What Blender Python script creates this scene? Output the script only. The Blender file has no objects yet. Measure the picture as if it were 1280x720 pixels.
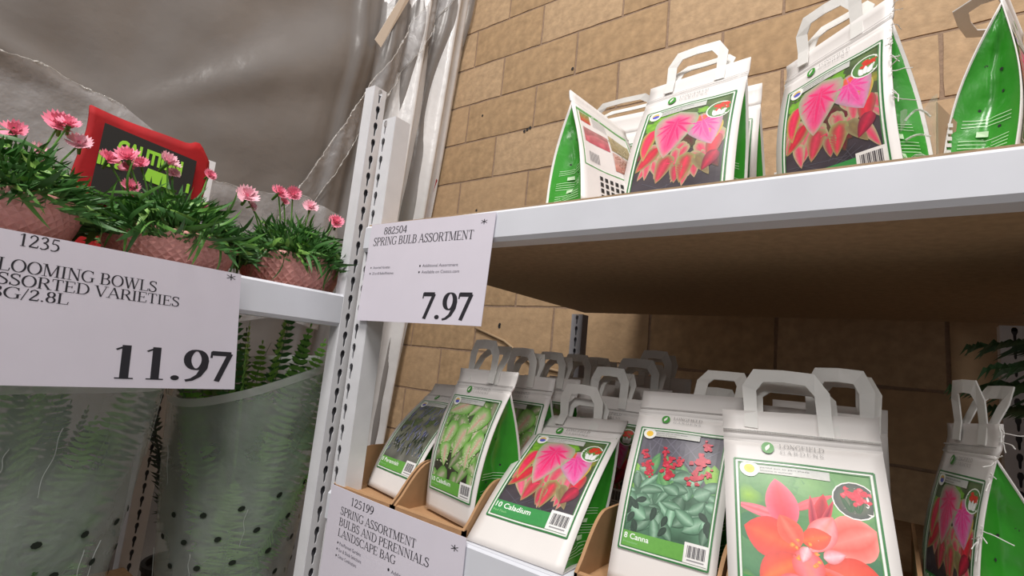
import bpy, bmesh, math, random
from mathutils import Vector, Matrix, noise
C = bpy.context.scene.collection
R = random.Random(7)
CZ = 1.40                      # eye height above the floor; everything below is laid out relative to the eye, then lifted

# ------------------------------------------------------------------ camera, world, lights, exposure
cam_d = bpy.data.cameras.new('camera'); cam = bpy.data.objects.new('camera', cam_d); C.objects.link(cam)
cam_d.sensor_width = 36; cam_d.lens = 642.7 * 36 / 1280; cam_d.clip_start = .02
_r = Vector((.8023, .5888, .0981)); _u = Vector((.007, -.1735, .9848)); _f = Vector((-.5969, .7894, .1433))
cam.matrix_world = Matrix(((_r.x, _u.x, -_f.x, 0), (_r.y, _u.y, -_f.y, 0), (_r.z, _u.z, -_f.z, CZ), (0, 0, 0, 1)))
bpy.context.scene.camera = cam
w = bpy.data.worlds.new('world'); bpy.context.scene.world = w; w.use_nodes = True
w.node_tree.nodes['Background'].inputs[0].default_value = (.92, .95, 1, 1)
w.node_tree.nodes['Background'].inputs[1].default_value = .17
for i, (lx, ly, e) in enumerate([(-.4, -.80, 84), (1.3, -.8, 60), (.6, -4.2, 62), (-2.2, -3.6, 26), (4.2, -3.5, 16)]):
    ld = bpy.data.lights.new('ceiling_lamp', 'AREA'); ld.shape = 'RECTANGLE'; ld.size = .5; ld.size_y = 1.2
    ld.energy = e; ld.color = (1, .965, .93)
    lo = bpy.data.objects.new('ceiling_lamp', ld); C.objects.link(lo)
    lo.location = (lx, ly, CZ + 3.0); lo.rotation_euler = (Vector((-.7, .8, 0)) - Vector((lx, ly, 3.0))).to_track_quat('-Z', 'Y').to_euler()
vs = bpy.context.scene.view_settings
vs.view_transform = 'Standard'; vs.look = 'None'; vs.exposure = -0.10; vs.gamma = 1; vs.use_curve_mapping = False

# ------------------------------------------------------------------ helpers
def lin(c):
    c = c / 255.0
    return c / 12.92 if c <= .04045 else ((c + .055) / 1.055) ** 2.4
def rgb(t): return (lin(t[0]), lin(t[1]), lin(t[2]), 1.0)
MATS = {}
def mat(name, col, rough=.6, metal=0, nscale=0, namt=.12, bump=0, bscale=40, alpha=1, coat=0, spec=.5, attr=False, trans=0):
    if name in MATS: return MATS[name]
    m = bpy.data.materials.new(name); m.use_nodes = True; nt = m.node_tree; b = nt.nodes['Principled BSDF']
    b.inputs['Roughness'].default_value = rough; b.inputs['Metallic'].default_value = metal
    b.inputs['Alpha'].default_value = alpha; b.inputs['Coat Weight'].default_value = coat
    b.inputs['Specular IOR Level'].default_value = spec; b.inputs['Transmission Weight'].default_value = trans
    src = None
    if attr:
        a = nt.nodes.new('ShaderNodeAttribute'); a.attribute_name = 'col'; src = a.outputs['Color']
    else:
        b.inputs['Base Color'].default_value = rgb(col)
    tc = nt.nodes.new('ShaderNodeTexCoord')
    if nscale:
        n = nt.nodes.new('ShaderNodeTexNoise'); n.inputs['Scale'].default_value = nscale; n.inputs['Detail'].default_value = 6
        nt.links.new(tc.outputs['Object'], n.inputs['Vector'])
        mp = nt.nodes.new('ShaderNodeMapRange'); mp.inputs[1].default_value = .3; mp.inputs[2].default_value = .7
        mp.inputs[3].default_value = 1 - namt; mp.inputs[4].default_value = 1 + namt * .6
        nt.links.new(n.outputs[0], mp.inputs[0])
        mx = nt.nodes.new('ShaderNodeVectorMath'); mx.operation = 'SCALE'
        if src: nt.links.new(src, mx.inputs[0])
        else: mx.inputs[0].default_value = rgb(col)[:3]
        nt.links.new(mp.outputs[0], mx.inputs['Scale']); nt.links.new(mx.outputs[0], b.inputs['Base Color'])
    elif src: nt.links.new(src, b.inputs['Base Color'])
    if bump:
        n2 = nt.nodes.new('ShaderNodeTexNoise'); n2.inputs['Scale'].default_value = bscale; n2.inputs['Detail'].default_value = 5
        nt.links.new(tc.outputs['Object'], n2.inputs['Vector'])
        bp = nt.nodes.new('ShaderNodeBump'); bp.inputs['Strength'].default_value = bump; bp.inputs['Distance'].default_value = .004
        nt.links.new(n2.outputs[0], bp.inputs['Height']); nt.links.new(bp.outputs[0], b.inputs['Normal'])
    MATS[name] = m
    return m

class MB:
    def __init__(s): s.v = []; s.f = []; s.c = []
    def add(s, vs, fs, cs=None):
        o = len(s.v); s.v += [Vector(p) for p in vs]; s.f += [tuple(i + o for i in f) for f in fs]
        if cs is not None: s.c += cs
        return o
    def box(s, x0, x1, y0, y1, z0, z1, bev=0):
        if not bev:
            s.add([(x, y, z) for x in (x0, x1) for y in (y0, y1) for z in (z0, z1)],
                  [(0, 1, 3, 2), (4, 6, 7, 5), (0, 4, 5, 1), (2, 3, 7, 6), (0, 2, 6, 4), (1, 5, 7, 3)])
        else:
            bm = bmesh.new(); bmesh.ops.create_cube(bm, size=1)
            for q in bm.verts: q.co = Vector(((x0 + x1) / 2 + q.co.x * (x1 - x0), (y0 + y1) / 2 + q.co.y * (y1 - y0), (z0 + z1) / 2 + q.co.z * (z1 - z0)))
            bmesh.ops.bevel(bm, geom=bm.edges[:], offset=bev, segments=2, affect='EDGES', profile=.5)
            bm.verts.index_update(); s.add([q.co for q in bm.verts], [[q.index for q in f.verts] for f in bm.faces]); bm.free()
    def grid(s, fn, nu, nv, cf=None, closed=False):
        vs = [fn(i / nu, j / nv) for j in range(nv + 1) for i in range(nu + 1)]
        fs = [(j * (nu + 1) + i, j * (nu + 1) + i + 1, (j + 1) * (nu + 1) + i + 1, (j + 1) * (nu + 1) + i) for j in range(nv) for i in range(nu)]
        s.add(vs, fs, [cf(i / nu, j / nv) for j in range(nv + 1) for i in range(nu + 1)] if cf else None)
    def tube(s, pts, r, n=6, r2=None):
        pts = [Vector(p) for p in pts]; rings = []
        for i, p in enumerate(pts):
            d = (pts[min(i + 1, len(pts) - 1)] - pts[max(i - 1, 0)]).normalized()
            a = d.orthogonal().normalized() if i == 0 else (pa - d * pa.dot(d)).normalized()
            pa = a; b = d.cross(a)
            rr = r if r2 is None else r + (r2 - r) * i / (len(pts) - 1)
            rings += [p + (a * math.cos(2 * math.pi * k / n) + b * math.sin(2 * math.pi * k / n)) * rr for k in range(n)]
        m = len(pts)
        s.add(rings, [(i * n + k, i * n + (k + 1) % n, (i + 1) * n + (k + 1) % n, (i + 1) * n + k) for i in range(m - 1) for k in range(n)]
              + [tuple(range(n))[::-1], tuple((m - 1) * n + k for k in range(n))])
    def prism(s, poly, axis, a0, a1):
        def P(p, a): return (a, p[0], p[1]) if axis == 0 else (p[0], a, p[1]) if axis == 1 else (p[0], p[1], a)
        n = len(poly)
        s.add([P(p, a0) for p in poly] + [P(p, a1) for p in poly],
              [tuple(range(n)), tuple(range(2 * n - 1, n - 1, -1))] + [(i, (i + 1) % n, n + (i + 1) % n, n + i) for i in range(n)])
    def mesh(s, name, org=(0, 0, 0), smooth=False):
        me = bpy.data.meshes.new(name); o = Vector(org)
        me.from_pydata([v - o for v in s.v], [], s.f)
        if s.c:
            a = me.color_attributes.new('col', 'FLOAT_COLOR', 'POINT'); a.data.foreach_set('color', [q for c in s.c for q in c])
        if smooth: me.polygons.foreach_set('use_smooth', [True] * len(me.polygons))
        me.update(); return me

def fixn(me):
    bm = bmesh.new(); bm.from_mesh(me); bmesh.ops.recalc_face_normals(bm, faces=bm.faces[:]); bm.to_mesh(me); bm.free()
def org(o):
    return Vector((0, 0, 0)) if o is None else Vector(o['_org'])
def build(mb, name, m, parent=None, at=None, smooth=False, solid=0, kind=None, rec=False, soff=0):
    """one mesh object; vertices are given in scene coordinates"""
    base = Vector(at) if at is not None else (org(parent) if parent else sum(mb.v, Vector()) / len(mb.v))
    if parent is None and at is None: base.z = min(v.z for v in mb.v)
    me = mb.mesh(name, base, smooth)
    if rec: fixn(me)
    me.materials.append(m)
    o = bpy.data.objects.new(name, me); C.objects.link(o); o['_org'] = list(base)
    if parent: o.parent = parent; o.location = base - org(parent)
    else: o.location = base
    if solid:
        sm = o.modifiers.new('thickness', 'SOLIDIFY'); sm.thickness = solid; sm.offset = soff
    if kind: o['kind'] = kind
    return o
def thing(name, label, cat, at, group=None):
    o = bpy.data.objects.new(name, None); C.objects.link(o); o.location = at; o['_org'] = list(at); o.empty_display_size = .02
    o['label'] = label; o['category'] = cat
    if group: o['group'] = group
    return o
def tag(o, label, cat, group=None):
    o['label'] = label; o['category'] = cat
    if group: o['group'] = group
    return o
def inst(me, name, parent, loc, q, sc=1.0):
    o = bpy.data.objects.new(name, me); C.objects.link(o); o.parent = parent
    o.location = Vector(loc) - org(parent); o.rotation_mode = 'QUATERNION'; o.rotation_quaternion = q
    o.scale = (sc, sc, sc) if not hasattr(sc, '__len__') else sc
    o['_org'] = list(loc)
    return o
def lerp(a, b, t): return a + (b - a) * t

# ------------------------------------------------------------------ serif lettering drawn with a broad pen
def ell(cx, cy, rx, ry, a0, a1, n=14):
    return [(cx + rx * math.cos(math.radians(a0 + (a1 - a0) * i / n)), cy + ry * math.sin(math.radians(a0 + (a1 - a0) * i / n))) for i in range(n + 1)]
SP = [(.47, .80), (.44, .91), (.33, .975), (.2, .96), (.1, .87), (.085, .75), (.14, .65), (.28, .55), (.41, .44), (.485, .31), (.46, .14), (.35, .03), (.22, .02), (.1, .09), (.06, .24)]
SWd = [.3, .35, .4, .55, .8, .9, 1, 1, 1, .95, .8, .5, .4, .35, .3]
def stem(x): return [('k', [(x, 0), (x, 1)]), ('s', x, 0), ('s', x, 1)]
GL = {
 'A': (.74, [('t', [(.08, 0), (.36, 1)]), ('k', [(.36, 1), (.66, 0)]), ('t', [(.18, .34), (.55, .34)]), ('s', .08, 0), ('s', .66, 0)]),
 'B': (.66, stem(.15) + [('a', [(.15, .98), (.3, .98)] + ell(.32, .755, .19, .225, 90, -90) + [(.15, .53)]), ('a', [(.15, .53), (.34, .53)] + ell(.35, .275, .22, .255, 90, -90) + [(.15, .02)])]),
 'C': (.70, [('a', ell(.4, .5, .34, .49, 48, 318, 22)), ('t', [(.63, .98), (.63, .72)])]),
 'D': (.76, stem(.15) + [('a', [(.15, .98), (.32, .98)] + ell(.34, .5, .34, .48, 90, -90, 18) + [(.15, .02)])]),
 'E': (.64, stem(.15) + [('t', [(.15, .98), (.56, .98), (.56, .80)]), ('t', [(.15, .52), (.43, .52), (.43, .42)]), ('t', [(.43, .52), (.43, .62)]), ('t', [(.15, .02), (.56, .02), (.60, .24)])]),
 'F': (.58, stem(.15) + [('t', [(.15, .98), (.53, .98), (.53, .80)]), ('t', [(.15, .52), (.42, .52), (.42, .42)]), ('t', [(.42, .52), (.42, .62)])]),
 'G': (.76, [('a', ell(.4, .5, .34, .49, 48, 300, 22)), ('k', [(.62, .06), (.62, .42)]), ('s', .62, .42), ('t', [(.63, .98), (.63, .74)])]),
 'I': (.34, stem(.17)),
 'L': (.60, stem(.15) + [('t', [(.15, .02), (.54, .02), (.58, .26)])]),
 'M': (.92, [('t', [(.13, 0), (.13, 1)]), ('k', [(.16, 1), (.45, .04)]), ('t', [(.45, .04), (.76, 1)]), ('k', [(.77, 0), (.77, 1)]), ('s', .13, 0), ('s', .12, 1), ('s', .77, 0), ('s', .79, 1)]),
 'N': (.76, [('t', [(.14, 0), (.14, 1)]), ('k', [(.15, 1), (.62, .02)]), ('t', [(.62, 0), (.62, 1)]), ('s', .14, 0), ('s', .12, 1), ('s', .62, 1)]),
 'O': (.76, [('a', ell(.38, .5, .31, .49, 0, 360, 28))]),
 'P': (.60, stem(.15) + [('a', [(.15, .98), (.32, .98)] + ell(.33, .735, .22, .245, 90, -90) + [(.15, .49)])]),
 'R': (.70, stem(.15) + [('a', [(.15, .98), (.32, .98)] + ell(.33, .745, .21, .235, 90, -90) + [(.15, .51)]), ('k', [(.36, .5), (.62, .02)]), ('s', .63, 0)]),
 'S': (.56, [('w', SP, SWd), ('t', [(.47, .98), (.47, .74)]), ('t', [(.06, .02), (.06, .26)])]),
 'T': (.64, stem(.32) + [('t', [(.05, .78), (.06, .98), (.58, .98), (.59, .78)])]),
 'U': (.76, [('a', [(.16, 1), (.16, .32)] + ell(.38, .30, .22, .28, 180, 360) + [(.60, 1)]), ('s', .16, 1), ('s', .60, 1)]),
 'V': (.72, [('k', [(.08, 1), (.37, 0)]), ('t', [(.37, 0), (.64, 1)]), ('s', .08, 1), ('s', .64, 1)]),
 'W': (.96, [('k', [(.08, 1), (.31, 0)]), ('t', [(.31, 0), (.49, .95)]), ('k', [(.47, .95), (.67, 0)]), ('t', [(.67, 0), (.88, 1)]), ('s', .08, 1), ('s', .47, 1), ('s', .88, 1)]),
 '0': (.5, [('a', ell(.25, .5, .18, .48, 0, 360, 26))]),
 '1': (.5, [('k', [(.27, 0), (.27, .98)]), ('t', [(.11, .84), (.27, .96)]), ('s', .27, 0)]),
 '2': (.5, [('w', [(.07, .72), (.11, .88), (.23, .97), (.36, .9), (.4, .74), (.34, .55), (.2, .32), (.06, .06)], [.4, .5, .6, .9, 1, .9, .6, .4]), ('w', [(.05, .05), (.44, .05)], [.9, .9]), ('t', [(.43, .05), (.46, .22)])]),
 '3': (.5, [('w', [(.08, .8), (.15, .93), (.25, .975), (.36, .9), (.37, .75), (.30, .6), (.18, .53)], [.4, .5, .6, .9, 1, .7, .4]), ('w', [(.18, .53), (.33, .48), (.41, .34), (.4, .17), (.28, .04), (.15, .02), (.06, .09)], [.4, .7, 1, 1, .6, .5, .6])]),
 '4': (.5, [('t', [(.32, .98), (.04, .3)]), ('w', [(.04, .28), (.47, .28)], [.55, .55]), ('k', [(.34, 0), (.34, .98)])]),
 '5': (.5, [('w', [(.14, .93), (.42, .93)], [.9, .9]), ('t', [(.15, .95), (.10, .58)]), ('w', [(.10, .57), (.24, .6), (.37, .51), (.42, .35), (.38, .16), (.27, .04), (.14, .02), (.05, .08)], [.4, .6, .9, 1, .9, .6, .5, .5])]),
 '7': (.5, [('w', [(.05, .92), (.45, .92)], [1.1, 1.1]), ('t', [(.05, .97), (.04, .76)]), ('w', [(.43, .93), (.17, 0)], [.75, .75])]),
 '8': (.5, [('a', ell(.25, .745, .15, .225, 0, 360, 20)), ('a', ell(.25, .265, .18, .255, 0, 360, 20))]),
 '9': (.5, [('a', ell(.25, .67, .17, .3, 0, 360, 22)), ('w', [(.43, .68), (.41, .42), (.31, .17), (.18, .04), (.06, .0)], [1, .95, .7, .45, .3])]),
 '.': (.25, [('d', .12, .07)]), '/': (.32, [('t', [(.02, -.05), (.28, 1.02)])]), ' ': (.27, []),
 '*': (.6, [('t', [(.3, .1), (.3, .9)]), ('t', [(.02, .28), (.58, .72)]), ('t', [(.02, .72), (.58, .28)])]),
}
def glyph_polys(ch, thick, thin):
    out = []
    def seg(pts, wf):
        n = len(pts)
        L, Rr = [], []
        for i, p in enumerate(pts):
            a = pts[max(0, i - 1)]; b = pts[min(n - 1, i + 1)]
            if i == n - 1 and pts[0] == pts[-1]: a, b = pts[-2], pts[1]
            if i == 0 and pts[0] == pts[-1]: a, b = pts[-2], pts[1]
            dx, dy = b[0] - a[0], b[1] - a[1]; l = math.hypot(dx, dy) or 1
            hw = wf(i, abs(dy) / l) / 2
            L.append((p[0] - dy / l * hw, p[1] + dx / l * hw)); Rr.append((p[0] + dy / l * hw, p[1] - dx / l * hw))
        for i in range(n - 1): out.append([L[i], Rr[i], Rr[i + 1], L[i + 1]])
    def corner(pts, wd):
        for i in range(len(pts) - 1): seg([pts[i], pts[i + 1]], lambda k, v: wd)
    for st in GL[ch][1]:
        if st[0] == 'k': corner(st[1], thick)
        elif st[0] == 't': corner(st[1], thin)
        elif st[0] == 'a': seg(st[1], lambda k, v: thin + (thick - thin) * v ** 1.6)
        elif st[0] == 'w': seg(st[1], lambda k, v, ws=st[2]: thin + (thick - thin) * ws[k] * .95)
        elif st[0] == 's':
            x, y = st[1], st[2]; hw = thick / 2 + .075; y0 = y if y == 0 else y - thin * .8
            out.append([(x - hw, y0), (x + hw, y0), (x + hw, y0 + thin * .8), (x - hw, y0 + thin * .8)])
        elif st[0] == 'd':
            r = thick * .55; out.append([(st[1] + r * math.cos(a * math.pi / 5), max(r, .05) + r * math.sin(a * math.pi / 5)) for a in range(10)])
    return out, GL[ch][0]
def serif(text, x0, x1, y0, h, fn, mb, thick=.12, thin=.045, track=0, col=None, slant=0):
    """letters between x0 and x1, cap height h, mapped to the surface by fn(x, y)"""
    tot = sum(GL[c][0] + track for c in text); sx = (x1 - x0) / tot; x = 0
    for c in text:
        ps, adv = glyph_polys(c, thick, thin)
        for p in ps: mb.add([fn(x0 + (x + q[0] + slant * q[1]) * sx, y0 + q[1] * h) for q in p], [tuple(range(len(p)))], [col] * len(p) if col else None)
        x += adv + track
_tc = {}
def sans_tris(text, bold=0.0):
    k = (text, bold)
    if k not in _tc:
        cu = bpy.data.curves.new('t', 'FONT'); cu.body = text; cu.size = 1; cu.offset = bold; cu.resolution_u = 3
        o = bpy.data.objects.new('t', cu); C.objects.link(o)
        bpy.context.view_layer.update()
        me = bpy.data.meshes.new_from_object(o.evaluated_get(bpy.context.evaluated_depsgraph_get()))
        _tc[k] = ([(v.co.x, v.co.y) for v in me.vertices], [tuple(p.vertices) for p in me.polygons])
        bpy.data.objects.remove(o); bpy.data.curves.remove(cu); bpy.data.meshes.remove(me)
    return _tc[k]
def sans(text, x0, x1, y0, h, fn, mb, bold=0.0, col=None):
    vs, fs = sans_tris(text, bold)
    if not vs: return
    mx = min(v[0] for v in vs); Mx = max(v[0] for v in vs)
    mb.add([fn(x0 + (v[0] - mx) / (Mx - mx) * (x1 - x0), y0 + v[1] / .72 * h) for v in vs], fs, [col] * len(vs) if col else None)

# ------------------------------------------------------------------ materials
M_white = mat('white_powder_coat', (222, 224, 232), .38, nscale=14, namt=.04)
M_post = mat('white_post_paint', (226, 226, 230), .4, nscale=30, namt=.05)
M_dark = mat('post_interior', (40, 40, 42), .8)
M_board = mat('particle_board', (166, 138, 106), .7, nscale=90, namt=.16, bump=.15, bscale=200)
M_block = mat('split_block', (178, 148, 114),   .88, nscale=30, namt=.13, bump=.4, bscale=70)
M_block2 = mat('split_block_warm', (173, 143, 108), .88, nscale=26, namt=.22, bump=.5, bscale=60)
M_block3 = mat('split_block_pale', (183, 154, 121), .88, nscale=34, namt=.18, bump=.5, bscale=80)
M_mortar = mat('mortar', (150, 126, 106), .95, nscale=80, namt=.2, bump=.5, bscale=150)
M_paper = mat('white_card', (226, 220, 232), .55, nscale=20, namt=.02)
M_ink = mat('black_ink', (38, 36, 44), .6)
M_ink2 = mat('grey_ink', (112, 108, 120), .6)
M_panel = mat('white_coated_paper', (228, 223, 220), .42, nscale=12, namt=.04)
M_strap = mat('white_strap', (226, 224, 220), .45, nscale=30, namt=.05, bump=.15, bscale=60)
M_green = mat('green_gusset_film', (56, 150, 44), .25, nscale=16, namt=.1, bump=.35, bscale=28)
M_print = mat('print', (0, 0, 0), .36, attr=True, nscale=260, namt=.06)
M_kraft = mat('brown_cardboard', (176, 136, 98), .75, nscale=60, namt=.08)
M_pot = mat('pink_glaze', (236, 168, 160), .42, nscale=20, namt=.08)
M_soil = mat('soil', (44, 32, 24), .95, nscale=90, namt=.4, bump=.8, bscale=120)
M_leafA = mat('leaf_mid_green', (92, 142, 60), .45, nscale=20, namt=.25)
M_leafB = mat('leaf_dark_green', (66, 114, 52), .5, nscale=20, namt=.25)
M_leafC = mat('leaf_light_green', (138, 184, 90), .45, nscale=20, namt=.2)
M_fern = mat('fern_lime_green', (124, 190, 74), .5, nscale=25, namt=.25)
M_fernd = mat('fern_deep_green', (72, 130, 60), .55, nscale=25, namt=.3)
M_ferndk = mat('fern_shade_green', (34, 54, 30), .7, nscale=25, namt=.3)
M_petal = mat('pink_petal', (250, 150, 176), .55, nscale=60, namt=.15)
M_petal2 = mat('pale_pink_petal', (252, 196, 210), .55, nscale=60, namt=.15)
M_core = mat('flower_centre', (214, 104, 128), .6)
M_red = mat('red_cloth', (172, 12, 22), .8, nscale=18, namt=.2, bump=.3, bscale=30)
M_black = mat('black_print', (34, 32, 30), .7)
M_lime = mat('lime_print', (160, 226, 66), .6)
M_palm = mat('palm_green', (44, 76, 42), .5, nscale=20, namt=.3)
M_navy = mat('navy_card', (30, 32, 66), .6)

def film(name, col, alpha, rough, bump=.3, bscale=6, nscale=3):
    m = bpy.data.materials.new(name); m.use_nodes = True; nt = m.node_tree; nt.nodes.clear()
    out = nt.nodes.new('ShaderNodeOutputMaterial'); mix = nt.nodes.new('ShaderNodeMixShader'); tr = nt.nodes.new('ShaderNodeBsdfTransparent')
    b = nt.nodes.new('ShaderNodeBsdfPrincipled'); b.inputs['Base Color'].default_value = rgb(col); b.inputs['Roughness'].default_value = rough
    tc = nt.nodes.new('ShaderNodeTexCoord'); n = nt.nodes.new('ShaderNodeTexNoise'); n.inputs['Scale'].default_value = bscale; n.inputs['Detail'].default_value = 6
    nt.links.new(tc.outputs['Object'], n.inputs['Vector'])
    bp = nt.nodes.new('ShaderNodeBump'); bp.inputs['Strength'].default_value = bump; bp.inputs['Distance'].default_value = .02
    nt.links.new(n.outputs[0], bp.inputs['Height']); nt.links.new(bp.outputs[0], b.inputs['Normal'])
    n2 = nt.nodes.new('ShaderNodeTexNoise'); n2.inputs['Scale'].default_value = nscale; n2.inputs['Detail'].default_value = 4
    nt.links.new(tc.outputs['Object'], n2.inputs['Vector'])
    mp = nt.nodes.new('ShaderNodeMapRange'); mp.inputs[1].default_value = .3; mp.inputs[2].default_value = .7
    mp.inputs[3].default_value = max(0, alpha - .12); mp.inputs[4].default_value = min(1, alpha + .12)
    nt.links.new(n2.outputs[0], mp.inputs[0]); nt.links.new(mp.outputs[0], mix.inputs[0])
    nt.links.new(tr.outputs[0], mix.inputs[1]); nt.links.new(b.outputs[0], mix.inputs[2]); nt.links.new(mix.outputs[0], out.inputs[0])
    return m
M_sheet = film('milky_plastic_sheet', (138, 133, 130), .76, .26, .4, 5, 2)
M_sheet2 = film('lit_plastic_fold', (238, 236, 236), .80, .22, .3, 10, 4)  # paler than the sheet: light caught by the folds is in the colour
M_ribbon = film('crinkled_plastic', (214, 212, 214), .32, .2, .5, 24, 9)
M_glint = film('plastic_crease_glint', (235, 233, 230), .5, .08, .8, 60, 30)  # pale film with the glints on creased plastic put into its colour
M_sleeve = film('clear_plastic_sleeve', (208, 216, 210), .36, .2, .5, 14, 7)
M_rim = film('plastic_sleeve_lip', (226, 232, 228), .5, .2, .3, 14, 7)
M_clear = film('clear_plastic', (224, 220, 214), .3, .12, .2, 14, 6)

# ------------------------------------------------------------------ setting: floor, walls of concrete block, plastic sheeting
fl = MB(); fl.box(-3.2, 4, -4, 2.0, -CZ - .05, -CZ)
o = build(fl, 'floor', mat('concrete_floor', (120, 116, 110), .5, nscale=3, namt=.15)); o['kind'] = 'structure'
WY = 1.78
wall = MB(); wall.box(-2.5, 4, WY + .0006, WY + .2, -CZ, 3.2)
wall_o = build(wall, 'wall_back', M_mortar); wall_o['kind'] = 'structure'
wl = MB(); wl.box(-2.6, -2.45, -4, WY + .2, -CZ, 3.2)
o = build(wl, 'wall_left', mat('grey_render', (122, 112, 102), .8, nscale=2, namt=.12)); o['kind'] = 'structure'
def block_mesh(k, wdt):
    rr = random.Random(k); bm = bmesh.new(); bmesh.ops.create_grid(bm, x_segments=8, y_segments=4, size=.5)
    vs, fs = [], []
    for v in bm.verts:
        ex = abs(v.co.x) > .49; ez = abs(v.co.y) > .49
        x = v.co.x * (wdt - .0105); z = v.co.y * .1965
        if ex: x += rr.uniform(-.0012, .0012)
        if ez: z += rr.uniform(-.0012, .0012)
        y = -.004 - rr.uniform(0, .0012)
        if ex or ez: y = -.0022 + rr.uniform(-.001, .0008)
        vs.append(Vector((x, y, z)))
    bm.verts.index_update(); bm.verts.ensure_lookup_table()
    fs = [[q.index for q in f.verts] for f in bm.faces]
    rim = [e for e in bm.edges if e.is_boundary]; n = len(vs); mp = {}
    for e in rim:
        for q in e.verts:
            if q.index not in mp: mp[q.index] = len(vs); vs.append(vs[q.index] + Vector((0, .012, 0)))
    for e in rim:
        a, b = e.verts[0].index, e.verts[1].index; fs.append([a, b, mp[b], mp[a]])
    bm.free(); m = MB(); m.add(vs, fs); me = m.mesh('concrete_block', (0, 0, 0)); fixn(me); me.materials.append((M_block, M_block2, M_block3)[k % 3]); return me
bms = [block_mesh(k, .410) for k in range(9)]
for k in range(-5, 13):
    zt_ = 1.683 - .206 * k; x0 = -.907 if k % 2 == 0 else -1.118
    n0 = -4
    for n in range(-4, 5):
        xa = x0 + .410 * n; xc = xa + .205
        if xc - .2 < -2.48 or xc > 1.3: continue
        inst(R.choice(bms), 'concrete_block', wall_o, (xc, WY, zt_ - .103), Matrix.Rotation(0, 3, 'X').to_quaternion())
# pits and drilled holes in the blocks
for (x, z) in [(-1.63, 1.19), (-1.60, .70), (-1.36, 1.055), (-1.345, 1.06), (-1.33, 1.065), (-1.10, 1.66), (-1.13, 1.30), (-1.39, .16), (-1.39, .15)]:
    h = MB(); n = 9
    pts = [(x + .007 * R.uniform(.7, 1.2) * math.cos(a * 2 * math.pi / n), WY - .0062, z + .008 * R.uniform(.7, 1.2) * math.sin(a * 2 * math.pi / n)) for a in range(n)]
    h.add(pts + [(x, WY - .0062, z)], [(a, (a + 1) % n, n) for a in range(n)])
    build(h, 'drill_hole', M_dark, wall_o)
# thin conduit on the wall
cb = MB(); cb.tube([(-1.52, WY - .012, .14), (-1.35, WY - .012, .09), (-1.19, WY - .012, .0), (-1.02, WY - .012, -.02), (-.8, WY - .012, -.05)], .006, 6)
tag(build(cb, 'wall_cable', mat('beige_cable', (176, 150, 118), .6), smooth=True), 'thin beige cable sagging across the concrete block wall', 'cable')

def sx(z): return -1.80 - .1137 * (1.89 - z)
def g(d, w_): return math.exp(-(d / w_) ** 2)
def ray_ridge(y, z, ay, az, ang, w0, wg, amp):
    dy, dz = y - ay, z - az; c, s_ = math.cos(ang), math.sin(ang)
    t = dy * c + dz * s_; d = -dy * s_ + dz * c
    if t < 0: return 0
    return amp * g(d, w0 + wg * t) * min(1, t * 2.2)
AP = (.45, .66)
def sheet_pt(u, v):
    z = lerp(-1.2, 3.0, v); y = lerp(-2.6, WY - .03, u); x = sx(z)
    r = 0
    for ang, w0, wg, amp in [(40, .02, .13, .035), (66, .03, .14, .014), (120, .03, .16, .012), (174, .03, .05, .06), (12, .04, .14, .012)]:
        r += ray_ridge(y, z, AP[0], AP[1], math.radians(ang), w0, wg, amp)
    r += .018 * noise.noise(Vector((y * 2.2, z * 2.0, 3))) + .007 * noise.noise(Vector((y * 7, z * 6, 8)))
    r += .02 * math.sin((y * 1.1 - z * .9) * 7 + 1.5 * noise.noise(Vector((y, z, 0)))) * .5
    k = max(0, min(1, (y - 1.05) / .45))
    r += k * (.028 * math.sin(y * 42 + z * 1.5) + .012 * math.sin(y * 90 + 2 * z))
    return Vector((x + r, y, z))
sh = MB(); sh.grid(sheet_pt, 300, 170)
cur = thing('plastic_curtain', 'grey translucent plastic sheeting hung behind the flower rack, gathered at the block wall', 'plastic sheet', (-1.95, 1.0, -1.2))
build(sh, 'sheet', M_sheet, cur, smooth=True)
def fold_pt(u, v):
    z = lerp(-1.2, 3.0, v); y = lerp(1.30 - .06 * (z - 1), WY - .02, u)
    a = math.sin(u * math.pi)
    return Vector((sx(z) + .045 + .03 * math.sin(u * 16 + .8 * z) * (.4 + a) + .012 * math.sin(u * 37 + z * 3) - .05 * (1 - u), y, z))
sh2 = MB(); sh2.grid(fold_pt, 90, 60)
build(sh2, 'gathered_edge', M_sheet2, cur, smooth=True)
def flap_top(y):
    P_ = [(-1.2, .52), (.16, .676), (.26, .688), (.45, .668), (.62, .60), (.75, .523), (1.10, .585), (1.30, .56)]
    for a, b in zip(P_, P_[1:]):
        if y <= b[0]: return lerp(a[1], b[1], max(0, (y - a[0]) / (b[0] - a[0])))
    return P_[-1][1]
def on_sheet(y, z): return sheet_pt((y + 2.6) / (WY - .03 + 2.6), (z + 1.2) / 4.2).x
def flap_pt(u, v):
    y = lerp(-1.1, 1.28, u); zt_ = flap_top(y) + .012 * noise.noise(Vector((y * 6, 1, 2))); z = lerp(zt_, zt_ - .5, v)
    return Vector((on_sheet(y, z) + .02 + .02 * math.sin(v * 3.1) + .012 * noise.noise(Vector((y * 9, z * 12, 4))), y, z))
fpm = MB(); fpm.grid(flap_pt, 160, 30); build(fpm, 'lower_flap', M_ribbon, cur, smooth=True)
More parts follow.
